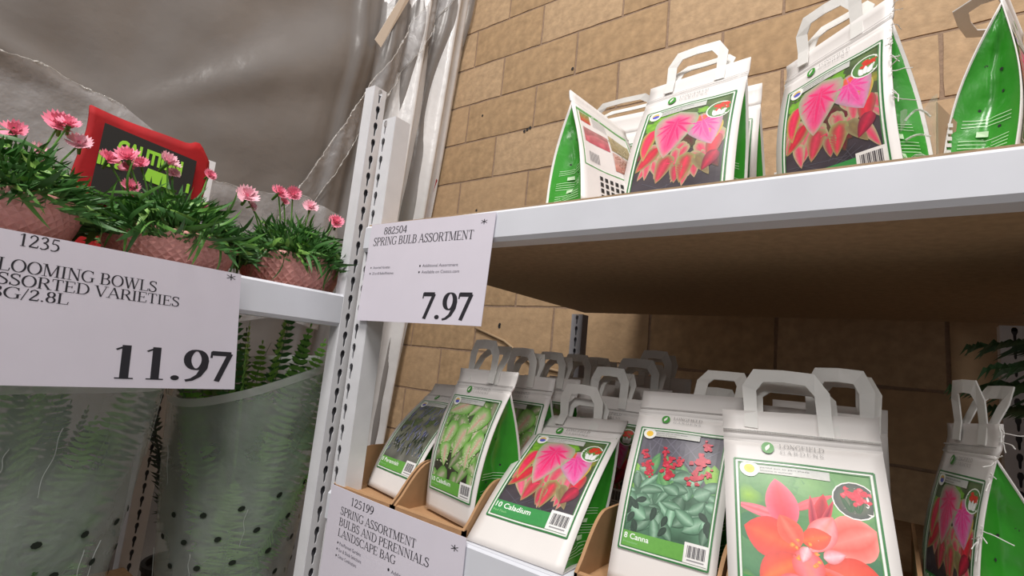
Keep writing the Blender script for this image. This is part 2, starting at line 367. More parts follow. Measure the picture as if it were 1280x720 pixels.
for (ya, yb) in ((-.1, .24), (.22, .46), (.70, 1.15)):
    rg = MB(); pts = [flap_pt((lerp(ya, yb, i / 40) + 1.1) / 2.38, 0) + Vector((.004, 0, .004 * noise.noise(Vector((i * .7, ya, 0))))) for i in range(41)]
    for i in range(40): rg.tube([pts[i], pts[i + 1]], .0008 + .005 * max(0, noise.noise(pts[i] * 40)), 5)
    build(rg, 'crease_glint', M_glint, cur)  # pale tubes standing in for highlights along the flap edge
# diagonal crinkled band with pale border tubes standing in for highlights
def band_c(t, side):
    y = lerp((1.54, 1.70)[side], (.96, 1.06)[side], t); z = lerp((1.86, 2.02)[side], (.34, .36)[side], t)
    return y, z
def band_pt(u, v):
    a = band_c(v, 0); b = band_c(v, 1); y = lerp(a[0], b[0], u); z = lerp(a[1], b[1], u)
    return Vector((sheet_pt((y + 2.6) / (WY - .03 + 2.6), (z + 1.2) / 4.2).x + .012 + .004 * noise.noise(Vector((y * 40, z * 40, 1))), y, z))
bd = MB(); bd.grid(band_pt, 14, 120)
br = build(bd, 'diagonal_band', M_ribbon, cur, smooth=True)
for sd in (0, 1):
    rg = MB(); pts = []
    for i in range(110):
        t = i / 109; p = band_pt(sd, t); pts.append(p + Vector((.008 + .004 * noise.noise(p * 70), .006 * noise.noise(p * 55 + Vector((5, 0, 0))), .004 * noise.noise(p * 90))))
    for i in range(len(pts) - 1):
        rr = .0012 + .006 * max(0, noise.noise(pts[i] * 40))
        rg.tube([pts[i], pts[i + 1]], rr, 5)
    build(rg, 'crease_glint', M_glint, br)
tp = MB(); pts = [(1.344, 1.66), (1.384, 1.68), (1.258, 1.305), (1.216, 1.315)]
f0 = lambda p: Vector((sheet_pt((p[0] + 2.6) / (WY - .03 + 2.6), (p[1] + 1.2) / 4.2).x + .03, p[0], p[1]))
top_ = [(1.45, 2.02), (1.50, 2.03)]
tp.add([f0(top_[0]), f0(top_[1]), f0(pts[2]), f0(pts[3])], [(0, 1, 2, 3)])
tag(build(tp, 'tape_strip', mat('beige_tape', (224, 212, 198), .4), solid=.001), 'strip of pale beige tape stuck on the plastic sheet above the tall post', 'tape')
# coloured sign boards leaning behind the curtain edge
sg = MB(); sg.prism([(-1.945, .60), (-1.915, .60), (-1.868, .88), (-1.874, .90)], 1, 1.745, 1.752)
sg2 = MB(); sg2.box(-2.14, -1.93, 1.735, 1.742, .55, .79)
bb = thing('sign_board', 'red and lime sign board half hidden behind the milky curtain edge', 'sign board', (-1.95, 1.73, -CZ))
build(sg, 'red_strip', M_red, bb); build(sg2, 'lime_sheet', mat('lime_card', (190, 214, 120), .6), bb)
lg = MB(); lg.box(-2.14, -2.10, 1.744, 1.754, -CZ, .62); build(lg, 'prop', mat('grey_prop', (130, 126, 122), .6), bb)

# ------------------------------------------------------------------ racks
def post(parent, c, nrm, wdt, dep, z0, z1, phase=0, off=0, name='post', pitch=.033, smat=None):
    """hollow slotted post: c = centre of the front face (x, y), nrm = 'x' (faces +x) or 'y' (faces -y)"""
    def P(a, d, z):
        return Vector((c[0] - d, c[1] + a, z)) if nrm == 'x' else Vector((c[0] + a, c[1] + d, z))
    mb = MB(); n = int((z1 - z0) / pitch); h = wdt / 2
    slot = [(.0042, .004), (.0040, .009), (.0018, .0125), (-.0018, .0125), (-.0040, .009), (-.0042, .004), (-.0022, -.001), (-.0018, -.010), (-.0008, -.0125), (.0008, -.0125), (.0018, -.010), (.0022, -.001)]
    for k in range(n):
        za = z0 + (z1 - z0) * k / n; zb_ = z0 + (z1 - z0) * (k + 1) / n; zc = (za + zb_) / 2 + phase
        outer = [(h, lerp(za, zb_, .6)), (h, zb_), (.004, zb_), (-.004, zb_), (-h, zb_), (-h, lerp(za, zb_, .6)), (-h, lerp(za, zb_, .4)), (-h, za), (-.004, za), (.004, za), (h, za), (h, lerp(za, zb_, .4))]
        vs = [P(q[0], 0, q[1]) for q in outer] + [P(off + q[0] * 1.12, 0, zc + q[1] * 1.1) for q in slot]
        mb.add(vs, [(i, (i + 1) % 12, 12 + (i + 1) % 12, 12 + i) for i in range(12)])
    build(mb, name, smat or M_post, parent, solid=.0016, soff=0)
    sd = MB()
    for s in (-h, h): sd.add([P(s, 0, z0), P(s, dep, z0), P(s, dep, z1), P(s, 0, z1)], [(0, 1, 2, 3)])
    build(sd, 'post_flange', smat or M_post, parent, solid=.0016)
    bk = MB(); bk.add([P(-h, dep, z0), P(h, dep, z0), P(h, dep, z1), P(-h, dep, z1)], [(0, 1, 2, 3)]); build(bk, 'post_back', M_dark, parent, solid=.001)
    ins = MB(); ins.add([P(-h * .92, .006, z0), P(h * .92, .006, z0), P(h * .92, .006, z1 - .01), P(-h * .92, .006, z1 - .01)], [(0, 1, 2, 3)]); build(ins, 'slot_shade_sheet', mat('slot_shade', (96, 96, 102), .8), parent)  # added sheet; its grey stands in for shade seen through the slots

rr_ = thing('storage_rack', 'white rack with particle board shelves holding the bulb bags', 'rack', (-.3, .95, -CZ))
lr_ = thing('storage_rack', 'white rack on the left holding pink flower bowls and sleeved ferns', 'rack', (-1.2, 0, -CZ))
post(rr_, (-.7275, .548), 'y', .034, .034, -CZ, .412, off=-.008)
post(rr_, (-.763, 1.346), 'y', .036, .034, -CZ, .163, smat=mat('greyer_post', (168, 168, 174), .45))  # this post has a greyer tone than the others
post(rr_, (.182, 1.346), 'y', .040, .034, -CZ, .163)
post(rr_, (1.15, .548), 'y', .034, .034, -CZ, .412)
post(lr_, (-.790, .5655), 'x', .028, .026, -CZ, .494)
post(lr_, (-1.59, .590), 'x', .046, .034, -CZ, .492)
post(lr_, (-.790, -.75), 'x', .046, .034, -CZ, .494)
def beam_y(parent, x0, x1, z0, z1):      # along x, front face at y=.542
    b = MB(); b.prism([(.542, z0 + .006), (.546, z0), (.575, z0), (.578, z0 + .003), (.578, z1), (.546, z1), (.542, z1 - .004)], 0, x0, x1)
    build(b, 'beam', M_white, parent, rec=True)
def beam_x(parent, y0, y1, z0, z1):      # along y, front face at x=-.79
    b = MB(); b.prism([(-.790, z0 + .006), (-.794, z0), (-.82, z0), (-.824, z0 + .003), (-.824, z1), (-.794, z1), (-.790, z1 - .004)], 1, y0, y1)
    build(b, 'beam', M_white, parent, rec=True)
beam_y(rr_, -.742, 1.15, .165, .2110); beam_y(rr_, -.742, 1.15, -.282, -.2335)
def deck(parent, x0, x1, y0, y1, z0, z1, m=M_board):
    b = MB(); b.box(x0, x1, y0, y1, z0, z1); return build(b, 'shelf_board', m, parent)
deck(rr_, -.739, .205, .5465, 1.345, .1675, .2135)
deck(rr_, .209, 1.15, .5465, 1.345, .1675, .2135)
deck(rr_, -.739, 1.15, .60, 1.345, -.262, -.2335)
fr = MB(); fr.box(-.739, 1.15, .545, .60, -.262, -.2338); build(fr, 'shelf_front_strip', M_white, rr_)
#rb = MB(); rb.box(-.745, .20, 1.347, 1.375, .120, .160); build(rb, 'rear_beam', mat('brown_beam', (120, 96, 70), .7), rr_)
beam_x(lr_, -.75, .551, .0335, .0905)
deck(lr_, -1.58, -.824, -.75, .575, .052, .070)
beam_x(lr_, -.75, .551, -.66, -.605)
deck(lr_, -1.58, -.824, -.75, .575, -.63, -.61)

# ------------------------------------------------------------------ price signs
def sign(label, name_at, fn, w_, h_, lines, group=None, skew=None):
    t = thing('price_sign', label, 'sign', name_at)
    c = MB(); c.grid(lambda u, v: fn(u * w_, v * h_, 0), 8, 6); build(c, 'card', M_paper, t, solid=.0008, soff=0)
    for kind, text, x0, x1, y0, h, th, tn in lines:
        L = MB(); S_ = MB()
        f2 = lambda x, y: fn(x, y, .0006)
        if kind == 'serif': serif(text, x0, x1, y0, h, f2, L, th, tn)
        elif kind == 'sans': sans(text, x0, x1, y0, h, f2, S_, .0)
        elif kind == 'dot':
            r = h; L.add([f2(x0 + r * math.cos(a * math.pi / 5), y0 + r * math.sin(a * math.pi / 5)) for a in range(10)], [tuple(range(10))])
        if L.v: build(L, 'bullet' if kind == 'dot' else 'lettering', M_ink, t)
        if S_.v: build(S_, 'small_lettering', M_ink2, t)
    return t
# 7.97 sign: local origin at lower left corner
def f797(x, y, d): return Vector((-.7275 + x + .0055 * (y / .165), .5395 - d - .002 * math.sin(x / .275 * 3.1), .0450 + y + .0 * x - .004 * (x / .275) * (y / .165)))
sign('white price card reading 7.97 on the upper beam beside the posts', (-.59, .54, .045), f797, .2735, .1655, [
    ('serif', '882504', .036, .094, .1460, .0125, .10, .05), ('serif', 'SPRING BULB ASSORTMENT', .012, .238, .1275, .0140, .11, .045),
    ('serif', '7.97', .152, .2535, .0070, .0410, .15, .045), ('serif', '*', .2485, .2600, .1480, .0095, .07, .07),
    ('dot', '', .0165, 0, .0895, .0015, 0, 0), ('dot', '', .0165, 0, .0795, .0015, 0, 0), ('dot', '', .137, 0, .0895, .0017, 0, 0), ('dot', '', .137, 0, .0795, .0017, 0, 0),
    ('sans', 'Assorted Varieties', .0225, .066, .0875, .0045, 0, 0), ('sans', '20 to 60 Bulbs/Rhizomes', .0225, .077, .0775, .0045, 0, 0),
    ('sans', 'Additional Assortment', .1425, .216, .0875, .0048, 0, 0), ('sans', 'Available on Costco.com', .1425, .220, .0775, .0048, 0, 0)])
def f125(x, y, d): return Vector((-.7305 + x, .5395 - d - .003 * math.sin(x / .29 * 3.1), -.3950 + y - .005 * x / .29))
sign('white card reading 125199 landscape bag on the lower beam below the cardboard trays', (-.59, .54, -.395), f125, .290, .1740, [
    ('serif', '125199', .0545, .1115, .1552, .0120, .10, .05), ('serif', 'SPRING ASSORTMENT', .0325, .2050, .1365, .0118, .11, .045),
    ('serif', 'BULBS AND PERENNIALS', .0325, .2325, .1205, .0115, .11, .045), ('serif', 'LANDSCAPE BAG', .0335, .1700, .1050, .0112, .11, .045),
    ('serif', '*', .2665, .2790, .1520, .0100, .07, .07),
    ('dot', '', .0365, 0, .0955, .0016, 0, 0), ('dot', '', .0365, 0, .0865, .0016, 0, 0), ('dot', '', .0365, 0, .0770, .0016, 0, 0), ('dot', '', .158, 0, .0950, .0020, 0, 0), ('dot', '', .158, 0, .0840, .0020, 0, 0),
    ('sans', 'Pre-Planned Gardens', .0410, .0950, .0930, .0050, 0, 0), ('sans', 'Sun & Shade Selections', .0410, .0980, .0840, .0050, 0, 0), ('sans', 'Colour Combinations', .0410, .0880, .0750, .0050, 0, 0),
    ('sans', 'Additional Assortment', .164, .240, .0920, .0050, 0, 0), ('sans', 'Available on Costco.com', .164, .243, .0810, .0050, 0, 0)])
def f1197(x, y, d): return Vector((-.7850 + d + .003 * math.sin(x / .31 * 3.1), .0780 + x + (.0045 + .016 * x / .31) * (1 - y / .17), -.0790 + y))
sign('white price card reading 11.97 hung on the beam under the flower bowls', (-.785, .22, -.079), f1197, .287, .1695, [
    ('serif', '1235', .0400, .0770, .1540, .0145, .10, .05), ('serif', 'BLOOMING BOWLS', .0165, .1790, .1245, .0140, .11, .045),
    ('serif', 'ASSORTED VARIETIES', .0165, .2070, .1095, .0130, .11, .045), ('serif', '3G/2.8L', .0270, .0920, .0950, .0125, .11, .045),
    ('serif', '11.97', .1360, .2830, .0110, .0430, .145, .045), ('serif', '*', .2660, .2790, .1570, .0110, .07, .07)])

# ------------------------------------------------------------------ printed pictures for the bags
class Print:
    """flat print laid on a bag's front: coordinates X 0..1 across, Y 0..a upwards"""
    def __init__(s, surf, a): s.surf = surf; s.a = a; s.mb = MB(); s.k = 0
    def P(s, x, y, clamp=True):
        if clamp: x = min(.965, max(.035, x)); y = min(s.a - .03, max(.03, y))
        return s.surf(x, y / s.a, .0007 + s.k * 5e-6)
    def rect(s, x0, x1, y0, y1, c0, c1=None, n=14, m=14, clamp=False, nz=0):
        s.k += 6; c1 = c1 or c0; A = rgb(c0); B = rgb(c1)
        def cf(u, v):
            t = v; f = 1 + nz * noise.noise(Vector((u * 5, v * 6, s.k)))
            return tuple(max(0, lerp(A[i], B[i], t) * f) for i in range(3)) + (1,)
        s.mb.grid(lambda u, v: s.P(lerp(x0, x1, u), lerp(y0, y1, v), clamp), n, m, cf); s.k += 6
    def disc(s, x, y, rx, ry, c0, c1=None, n=18, clamp=True, rag=0, rings=3):
        s.k += 1; c1 = c1 or c0; A = rgb(c0); B = rgb(c1); vs = [s.P(x, y, clamp)]; cs = [A]; fs = []
        jr = [1 + R.uniform(-rag, rag) for _ in range(n)]
        for r in range(1, rings + 1):
            for k in range(n):
                t = r / rings; q = t * (jr[k] if r == rings else 1)
                vs.append(s.P(x + rx * q * math.cos(2 * math.pi * k / n), y + ry * q * math.sin(2 * math.pi * k / n), clamp)); cs.append(tuple(lerp(A[i], B[i], t) for i in range(4)))
        for k in range(n): fs.append((0, 1 + k, 1 + (k + 1) % n))
        for r in range(rings - 1):
            for k in range(n): fs.append((1 + r * n + k, 1 + (r + 1) * n + k, 1 + (r + 1) * n + (k + 1) % n, 1 + r * n + (k + 1) % n))
        s.mb.add(vs, fs, cs)
    def leaf(s, x, y, L, W, ang, c0, c1, c2, prof=.62, bend=0, nt_=12, rag=0):
        """from (x, y) base, length L, half width W, pointing at ang degrees; c0 midrib, c1 mid, c2 margin"""
        s.k += 1; A, B, Cc = rgb(c0), rgb(c1), rgb(c2); a = math.radians(ang); vs = []; cs = []; cols = (-1, -.8, -.45, 0, .45, .8, 1)
        for i in range(nt_ + 1):
            t = i / nt_; hw = W * math.sin(math.pi * min(1, t ** prof)) ** .8; aa = a + bend * (t - .5)
            if 0 < i < nt_ and rag: hw *= 1 + R.uniform(-rag, rag)
            px, py = x + L * t * math.cos(aa), y + L * t * math.sin(aa)
            for q in cols:
                back = -.22 * L * abs(q) ** 1.5 * (1 - t) * (prof < .6)
                vs.append(s.P(px - math.sin(aa) * hw * q + back * math.cos(aa), py + math.cos(aa) * hw * q + back * math.sin(aa)))
                k = abs(q); f = 1 + .16 * noise.noise(Vector((t * 9, q * 5, s.k * 1.3)))
                if k < .5: c = tuple(lerp(A[j], B[j], k / .5) for j in range(3))
                else: c = tuple(lerp(B[j], Cc[j], (k - .5) / .5) for j in range(3))
                e = max(0, (t - .8) / .2); c = tuple(max(0, lerp(c[j], Cc[j], e * .8) * f) for j in range(3)); cs.append(c + (1,))
        n = len(cols)
        s.mb.add(vs, [(i * n + k, i * n + k + 1, (i + 1) * n + k + 1, (i + 1) * n + k) for i in range(nt_) for k in range(n - 1)], cs)
    def line(s, x0, y0, x1, y1, w_, c, clamp=False):
        dx, dy = x1 - x0, y1 - y0; l = math.hypot(dx, dy); nx, ny = -dy / l * w_ / 2, dx / l * w_ / 2; s.k += 1
        s.mb.grid(lambda u, v: s.P(lerp(x0, x1, v) + nx * (2 * u - 1), lerp(y0, y1, v) + ny * (2 * u - 1), clamp), 1, 14, lambda u, v: rgb(c))
    def text(s, t, x0, x1, y0, h, c, bold=0.02):
        s.k += 10; sans(t, x0, x1, y0, h, lambda x, y: s.P(x, y, False), s.mb, bold, rgb(c))
def frame_(p, band, txt, sub, badge, frame=(72, 140, 76)):
    """border, top strip, badge, lower band with name and bar code"""
    a = p.a; p.k += 3
    for c, q, w_ in (((44, 120, 60), .0, .016), ((236, 240, 232), .018, .014), (frame, .032, .008)):
        for e in ((q, q, 1 - q, q), (1 - q, q, 1 - q, a - q), (1 - q, a - q, q, a - q), (q, a - q, q, q)): p.line(*e, w_, c)
    p.rect(.05, .70, a - .115, a - .04, (206, 206, 200), (196, 198, 194), 8, 3)
    p.text('partial sun to part shade', .2, .56, a - .07, .014, (90, 90, 90), .0)
    p.text('blooms in summer', .2, .44, a - .098, .014, (110, 110, 110), .0)
    p.disc(.115, a - .085, .075, .075, (244, 244, 238)); 
    if badge == 'sun': p.disc(.115, a - .085, .042, .042, (252, 196, 40), (246, 206, 80))
    else: p.disc(.115, a - .077, .045, .03, (226, 190, 96)); p.disc(.12, a - .1, .042, .026, (92, 96, 196))
    if band:
        bc = (58, 146, 76) if band == 1 else (104, 168, 72)
        p.rect(.036, .964, .036, .20, bc, bc, 16, 4)
        p.text(txt, .05, .05 + .041 * len(txt), .118, .062, (246, 250, 244), .012)
        p.text(sub, .05, .22, .068, .026, (150, 204, 140), .0)
        p.rect(.73, .985, .03, .235, (238, 236, 234), None, 6, 4)
        for k in range(13): p.line(.765 + k * .0155, .085, .765 + k * .0155, .205, .006 + .004 * (k * 7 % 3), (70, 66, 72))
        p.line(.77, .06, .95, .06, .014, (150, 148, 150))
def pic_caladium(p, band=1):
    a = p.a
    p.rect(.03, .97, .03, a * .5, (58, 56, 66), (74, 60, 64), 16, 12, nz=.5); p.rect(.03, .97, a * .5, a - .03, (70, 66, 52), (92, 112, 70), 16, 12, nz=.6)
    for i in range(16): p.disc(R.uniform(.05, .7), R.uniform(.72, .93) * a, .07, .05, (138, 190, 62), (104, 160, 52), rag=.3)
    for i in range(5): p.disc(R.uniform(.55, .95), R.uniform(.6, .8) * a, .07, .05, (170, 150, 60), (120, 130, 60), rag=.3)
    for i in range(14): p.line(R.uniform(.05, .9), R.uniform(.04, .3) * a, R.uniform(.05, .9), R.uniform(.04, .3) * a, .006, (88, 86, 98), True)
    red, pk = (226, 42, 92), (232, 74, 134); ol = (140, 152, 96); dk = (120, 30, 48)
    for i in range(12): p.leaf(R.uniform(.2, .8), R.uniform(.42, .6) * a, .3, .10, R.uniform(200, 340), dk, (96, 30, 42), (88, 74, 52), .55)
    for i in range(22): p.leaf(R.uniform(.08, .92), R.uniform(.36, .62) * a, R.uniform(.2, .3), R.uniform(.05, .085), R.uniform(235, 305), R.choice(((226, 66, 104), (214, 70, 96), (234, 96, 134))), (204, 104, 116), (166, 174, 130), .55)
    p.leaf(.25, .58 * a, .38, .09, 238, (214, 40, 60), (180, 40, 60), ol, .6)
    p.leaf(.16, .78 * a, .46, .085, 255, (236, 52, 92), (214, 48, 78), (150, 170, 84), .6, .3)
    p.leaf(.38, .44 * a, .30, .10, 255, (214, 60, 88), (176, 60, 70), (150, 150, 104), .55)
    p.leaf(.50, .36 * a, .2, .07, 270, (210, 60, 90), (170, 70, 80), (150, 150, 110), .55)
    p.leaf(.60, .42 * a, .30, .10, 262, (226, 60, 86), (170, 84, 76), (150, 158, 100), .55)
    p.leaf(.72, .40 * a, .26, .07, 300, (140, 120, 80), (130, 110, 80), (150, 140, 100), .55)
    p.leaf(.88, .60 * a, .36, .08, 262, (222, 44, 66), (196, 44, 60), (150, 90, 80), .6)
    p.leaf(.90, .44 * a, .26, .07, 240, (196, 36, 70), (160, 36, 60), (120, 40, 60), .6)
    p.leaf(.84, .74 * a, .28, .08, 275, (240, 92, 60), (226, 60, 56), (190, 190, 90), .6)
    p.leaf(.70, .80 * a, .2, .09, 275, (240, 110, 70), (226, 80, 80), (150, 180, 80), .55)
    for (cx, cy, L, W, an, c0, c1, c2) in [(.70, .76 * a, .40, .20, 290, (232, 70, 150), (226, 120, 176), (176, 150, 160)), (.41, .83 * a, .54, .25, 262, (240, 50, 118), (230, 104, 150), (160, 178, 144))]:
        p.leaf(cx, cy, L, W, an, c0, c1, c2, .5)
        for q in (-75, -48, -22, 22, 48, 75, 110, -110):
            p.leaf(cx + .1 * L * math.cos(math.radians(an)), cy + .1 * L * math.sin(math.radians(an)), L * (.62 - .0028 * abs(q)), .022, an + q, c0, c0, c1, .7, nt_=6)
        p.leaf(cx, cy, L * .85, .03, an, c0, c0, c1, .8)
    for i in range(5): p.disc(.42 + R.uniform(-.03, .06), .40 * a + R.uniform(-.02, .02), .01, .008, (232, 60, 100))
    x, y = .855, .835 * a
    p.disc(x, y, .135, .125, (236, 240, 232)); p.disc(x, y, .122, .112, (110, 150, 76), (84, 130, 70))
    for i in range(9): p.disc(x + R.uniform(-.05, .08), y + R.uniform(.0, .08), .03, .022, (226, 66, 46), (206, 60, 46), rag=.3)
    for q in (-.05, 0, .05): p.leaf(x + q * .4, y - .09, .1, .03, 90 - q * 500, (250, 250, 250), (244, 244, 244), (226, 230, 226))
def pic_caladium_green(p, band=2):
    a = p.a; p.rect(.03, .97, .03, a - .03, (52, 40, 40), (70, 84, 56), 16, 20, nz=.7)
    for i in range(40):
        x, y = R.uniform(.0, 1), R.uniform(.1, 1.0) * a; gq = R.uniform(.8, 1.1)
        p.leaf(x, y, R.uniform(.25, .42), R.uniform(.08, .13), R.uniform(200, 340), (198 * gq, 186 * gq, 168 * gq), (134 * gq, 168 * gq, 100 * gq), (96 * gq, 148 * gq, 66 * gq), .5)
    for i in range(70): p.disc(R.uniform(.05, .95), R.uniform(.2, .95) * a, .016, .013, (214, 202, 186), (164, 184, 138), 8, rag=.4, rings=2)
    for (x, y, L, W, an) in [(.42, .93, .45, .17, 205), (.25, .66, .42, .13, 250), (.55, .64, .46, .17, 250), (.80, .84, .42, .16, 240), (.75, .5, .35, .13, 270), (.2, .45, .3, .12, 280), (.9, .6, .36, .12, 250)]:
        y *= a; p.leaf(x, y, L, W, an, (206, 172, 160), (160, 190, 128), (104, 166, 62), .5)
        for k in range(26):
            t, q = R.uniform(.15, .8), R.uniform(-.6, .6); ra = math.radians(an)
            p.disc(x + L * t * math.cos(ra) - math.sin(ra) * W * q, y + L * t * math.sin(ra) + math.cos(ra) * W * q, .014, .011, (222, 208, 190), (170, 190, 140), 8, rag=.4, rings=2)
        p.leaf(x, y, L * .9, .012, an, (226, 150, 150), (214, 160, 150), (170, 180, 120), .8)
def pic_canna_red(p, band=2):
    a = p.a; p.rect(.03, .97, a * .5, a - .03, (84, 84, 92), (92, 88, 100), 16, 12, nz=.5); p.rect(.03, .97, .03, a * .55, (70, 110, 84), (84, 120, 96), 16, 12, nz=.5)
    for i in range(10): p.line(R.uniform(.05, .9), R.uniform(.62, .8) * a, R.uniform(.05, .95), R.uniform(.85, .97) * a, .012, (112, 108, 122), True)
    for i in range(16): p.leaf(R.uniform(.0, 1), R.uniform(.4, .62) * a, R.uniform(.25, .4), .06, R.uniform(50, 130), (120, 170, 110), (96, 152, 96), (78, 130, 84), .9)
    for i in range(5): p.leaf(R.choice((.02, .08, .95)), R.uniform(.35, .6) * a, .3, .08, R.uniform(20, 160), (150, 200, 76), (130, 184, 66), (110, 164, 60), .8)
    for i in range(54):
        t = i / 54; gq = R.uniform(.8, 1.15); y = lerp(.62, .24, t) * a
        p.leaf(R.uniform(.02, .98), y, R.uniform(.16, .32), R.uniform(.045, .095), R.choice((R.uniform(-50, 40), R.uniform(140, 230), R.uniform(230, 310))), (150 * gq, 184 * gq, 160 * gq), (104 * gq, 146 * gq, 118 * gq), (66 * gq, 104 * gq, 80 * gq), .8, R.uniform(-.5, .5))
    for i in range(16): p.leaf(R.uniform(.02, .98), R.uniform(.2, .4) * a, .14, .035, R.uniform(200, 340), (50, 74, 60), (44, 66, 54), (40, 60, 50), .8)
    for (x, y, s_) in [(.12, .76, .05), (.18, .66, .06), (.2, .60, .045), (.34, .80, .045), (.42, .70, .07), (.44, .60, .075), (.53, .72, .05), (.76, .74, .085), (.72, .62, .08), (.86, .66, .04), (.8, .88, .05)]:
        for k in range(16): p.disc(x + R.gauss(0, s_ * .45), (y + R.gauss(0, s_ * .4)) * a, s_ * .36, s_ * .34, R.choice(((214, 40, 70), (196, 34, 62), (228, 80, 104), (170, 30, 50))), (190, 30, 56), 9, rag=.35, rings=2)
def pic_canna_orange(p, band=0):
    a = p.a; p.rect(.03, .97, .03, a - .03, (64, 122, 84), (108, 156, 96), 18, 22, nz=.35)
    for (x, y, rx, c) in [(.1, .72, .12, (148, 192, 60)), (.55, .86, .2, (132, 178, 110)), (.75, .68, .2, (120, 178, 90)), (.3, .86, .2, (122, 170, 110)), (.9, .3, .2, (56, 112, 84)), (.05, .12, .12, (130, 180, 60)), (.1, .5, .12, (76, 130, 96))]:
        base = (100, 150, 94) if y > .5 else (70, 124, 86)
        p.disc(x, y * a, rx, rx * .9, c, base, 20, rag=.12)
    O = (240, 92, 70); Pk = (238, 100, 108); Dk = (206, 56, 44); Yl = (248, 150, 60)
    p.leaf(.30, .60 * a, .32, .045, 170, Pk, (244, 140, 150), (232, 110, 130), .7)
    p.leaf(.42, .66 * a, .34, .035, 30, Pk, (236, 110, 120), (226, 90, 100), .7)
    p.leaf(.60, .44 * a, .42, .17, 28, (246, 140, 130), (240, 96, 84), (244, 150, 140), 1.3)
    p.leaf(.38, .50 * a, .44, .12, 100, (238, 84, 96), (236, 92, 110), (242, 120, 140), .95)
    p.leaf(.58, .5 * a, .36, .07, 80, (170, 34, 54), (196, 44, 56), (216, 64, 70), .7); p.leaf(.58, .5 * a, .34, .03, 68, (150, 30, 56), (190, 50, 70), (216, 80, 90), .7); p.leaf(.56, .5 * a, .33, .03, 92, (160, 34, 60), (200, 60, 80), (216, 80, 90), .7)
    p.leaf(.46, .40 * a, .42, .16, 165, (246, 106, 70), (240, 84, 66), (226, 80, 76), 1.2)
    p.leaf(.52, .40 * a, .34, .10, 60, (246, 150, 140), (244, 170, 176), (240, 110, 110), 1.0)
    p.leaf(.46, .46 * a, .22, .08, 20, (246, 120, 70), (240, 96, 70), (230, 90, 70), .9)
    p.leaf(.45, .42 * a, .26, .09, 120, (248, 130, 110), (240, 96, 80), (240, 110, 90), .9)
    p.leaf(.55, .30 * a, .46, .17, -8, (244, 96, 64), (238, 86, 62), (222, 70, 56), 1.1)
    p.leaf(.50, .32 * a, .50, .18, -50, (240, 90, 62), (232, 76, 60), (240, 120, 110), 1.0)
    p.leaf(.48, .36 * a, .40, .13, 215, (246, 120, 60), (238, 84, 60), (226, 80, 70), 1.1)
    p.leaf(.46, .42 * a, .30, .11, 285, (246, 140, 130), (242, 130, 140), (236, 92, 84), .8)
    p.leaf(.45, .24 * a, .30, .1, 230, (240, 110, 110), (244, 140, 150), (236, 90, 90), .8)
    for i in range(14): p.disc(.46 + R.uniform(-.09, .14), (.36 + R.uniform(-.05, .12)) * a, .016, .014, (250, 190, 90), (244, 130, 70), 8, rag=.4, rings=2)
    p.leaf(.5, .43 * a, .13, .045, 250, (250, 214, 220), (246, 180, 190), (240, 120, 120), .7); p.leaf(.60, .38 * a, .16, .05, 20, (248, 200, 210), (246, 170, 180), (240, 120, 120), .7)
    x, y = .85, .79 * a
    p.disc(x, y, .152, .152, (244, 236, 232)); p.disc(x, y, .142, .142, (120, 130, 96), (70, 76, 76))
    for i in range(8): p.leaf(x + R.uniform(-.04, .04), y - .1, .14, .014, R.uniform(60, 120), (60, 100, 60), (50, 90, 56), (40, 80, 50), .8)
    for i in range(34): p.disc(x + R.gauss(0, .045), y + .03 + R.gauss(0, .032), .02, .017, R.choice(((232, 72, 92), (244, 120, 130), (216, 50, 72))), (222, 60, 80), 8, rag=.35, rings=2)
def pic_blue(p, band=2):
    a = p.a; p.rect(.03, .97, .03, a - .03, (104, 102, 100), (136, 140, 112), 16, 20, nz=.8)
    for i in range(26): p.disc(R.uniform(.05, .95), R.uniform(.6, .98) * a, .06, .05, (110, 130, 76), (84, 100, 64), rag=.4)
    for i in range(90): p.leaf(R.uniform(.0, 1), R.uniform(.2, .9) * a, R.uniform(.08, .2), .018, R.uniform(60, 120), R.choice(((160, 166, 204), (124, 130, 180), (196, 198, 220), (110, 128, 84))), (104, 106, 136), (66, 68, 84), .8, nt_=6)
    for i in range(26): p.leaf(R.uniform(.0, 1), R.uniform(.2, .5) * a, R.uniform(.1, .2), .01, R.uniform(60, 120), (66, 84, 50), (52, 64, 44), (36, 38, 36), .8, nt_=6)
    for i in range(12): p.disc(R.uniform(.1, .95), R.uniform(.22, .34) * a, .02, .014, (190, 188, 184), (110, 106, 104), 8, rag=.4, rings=2)

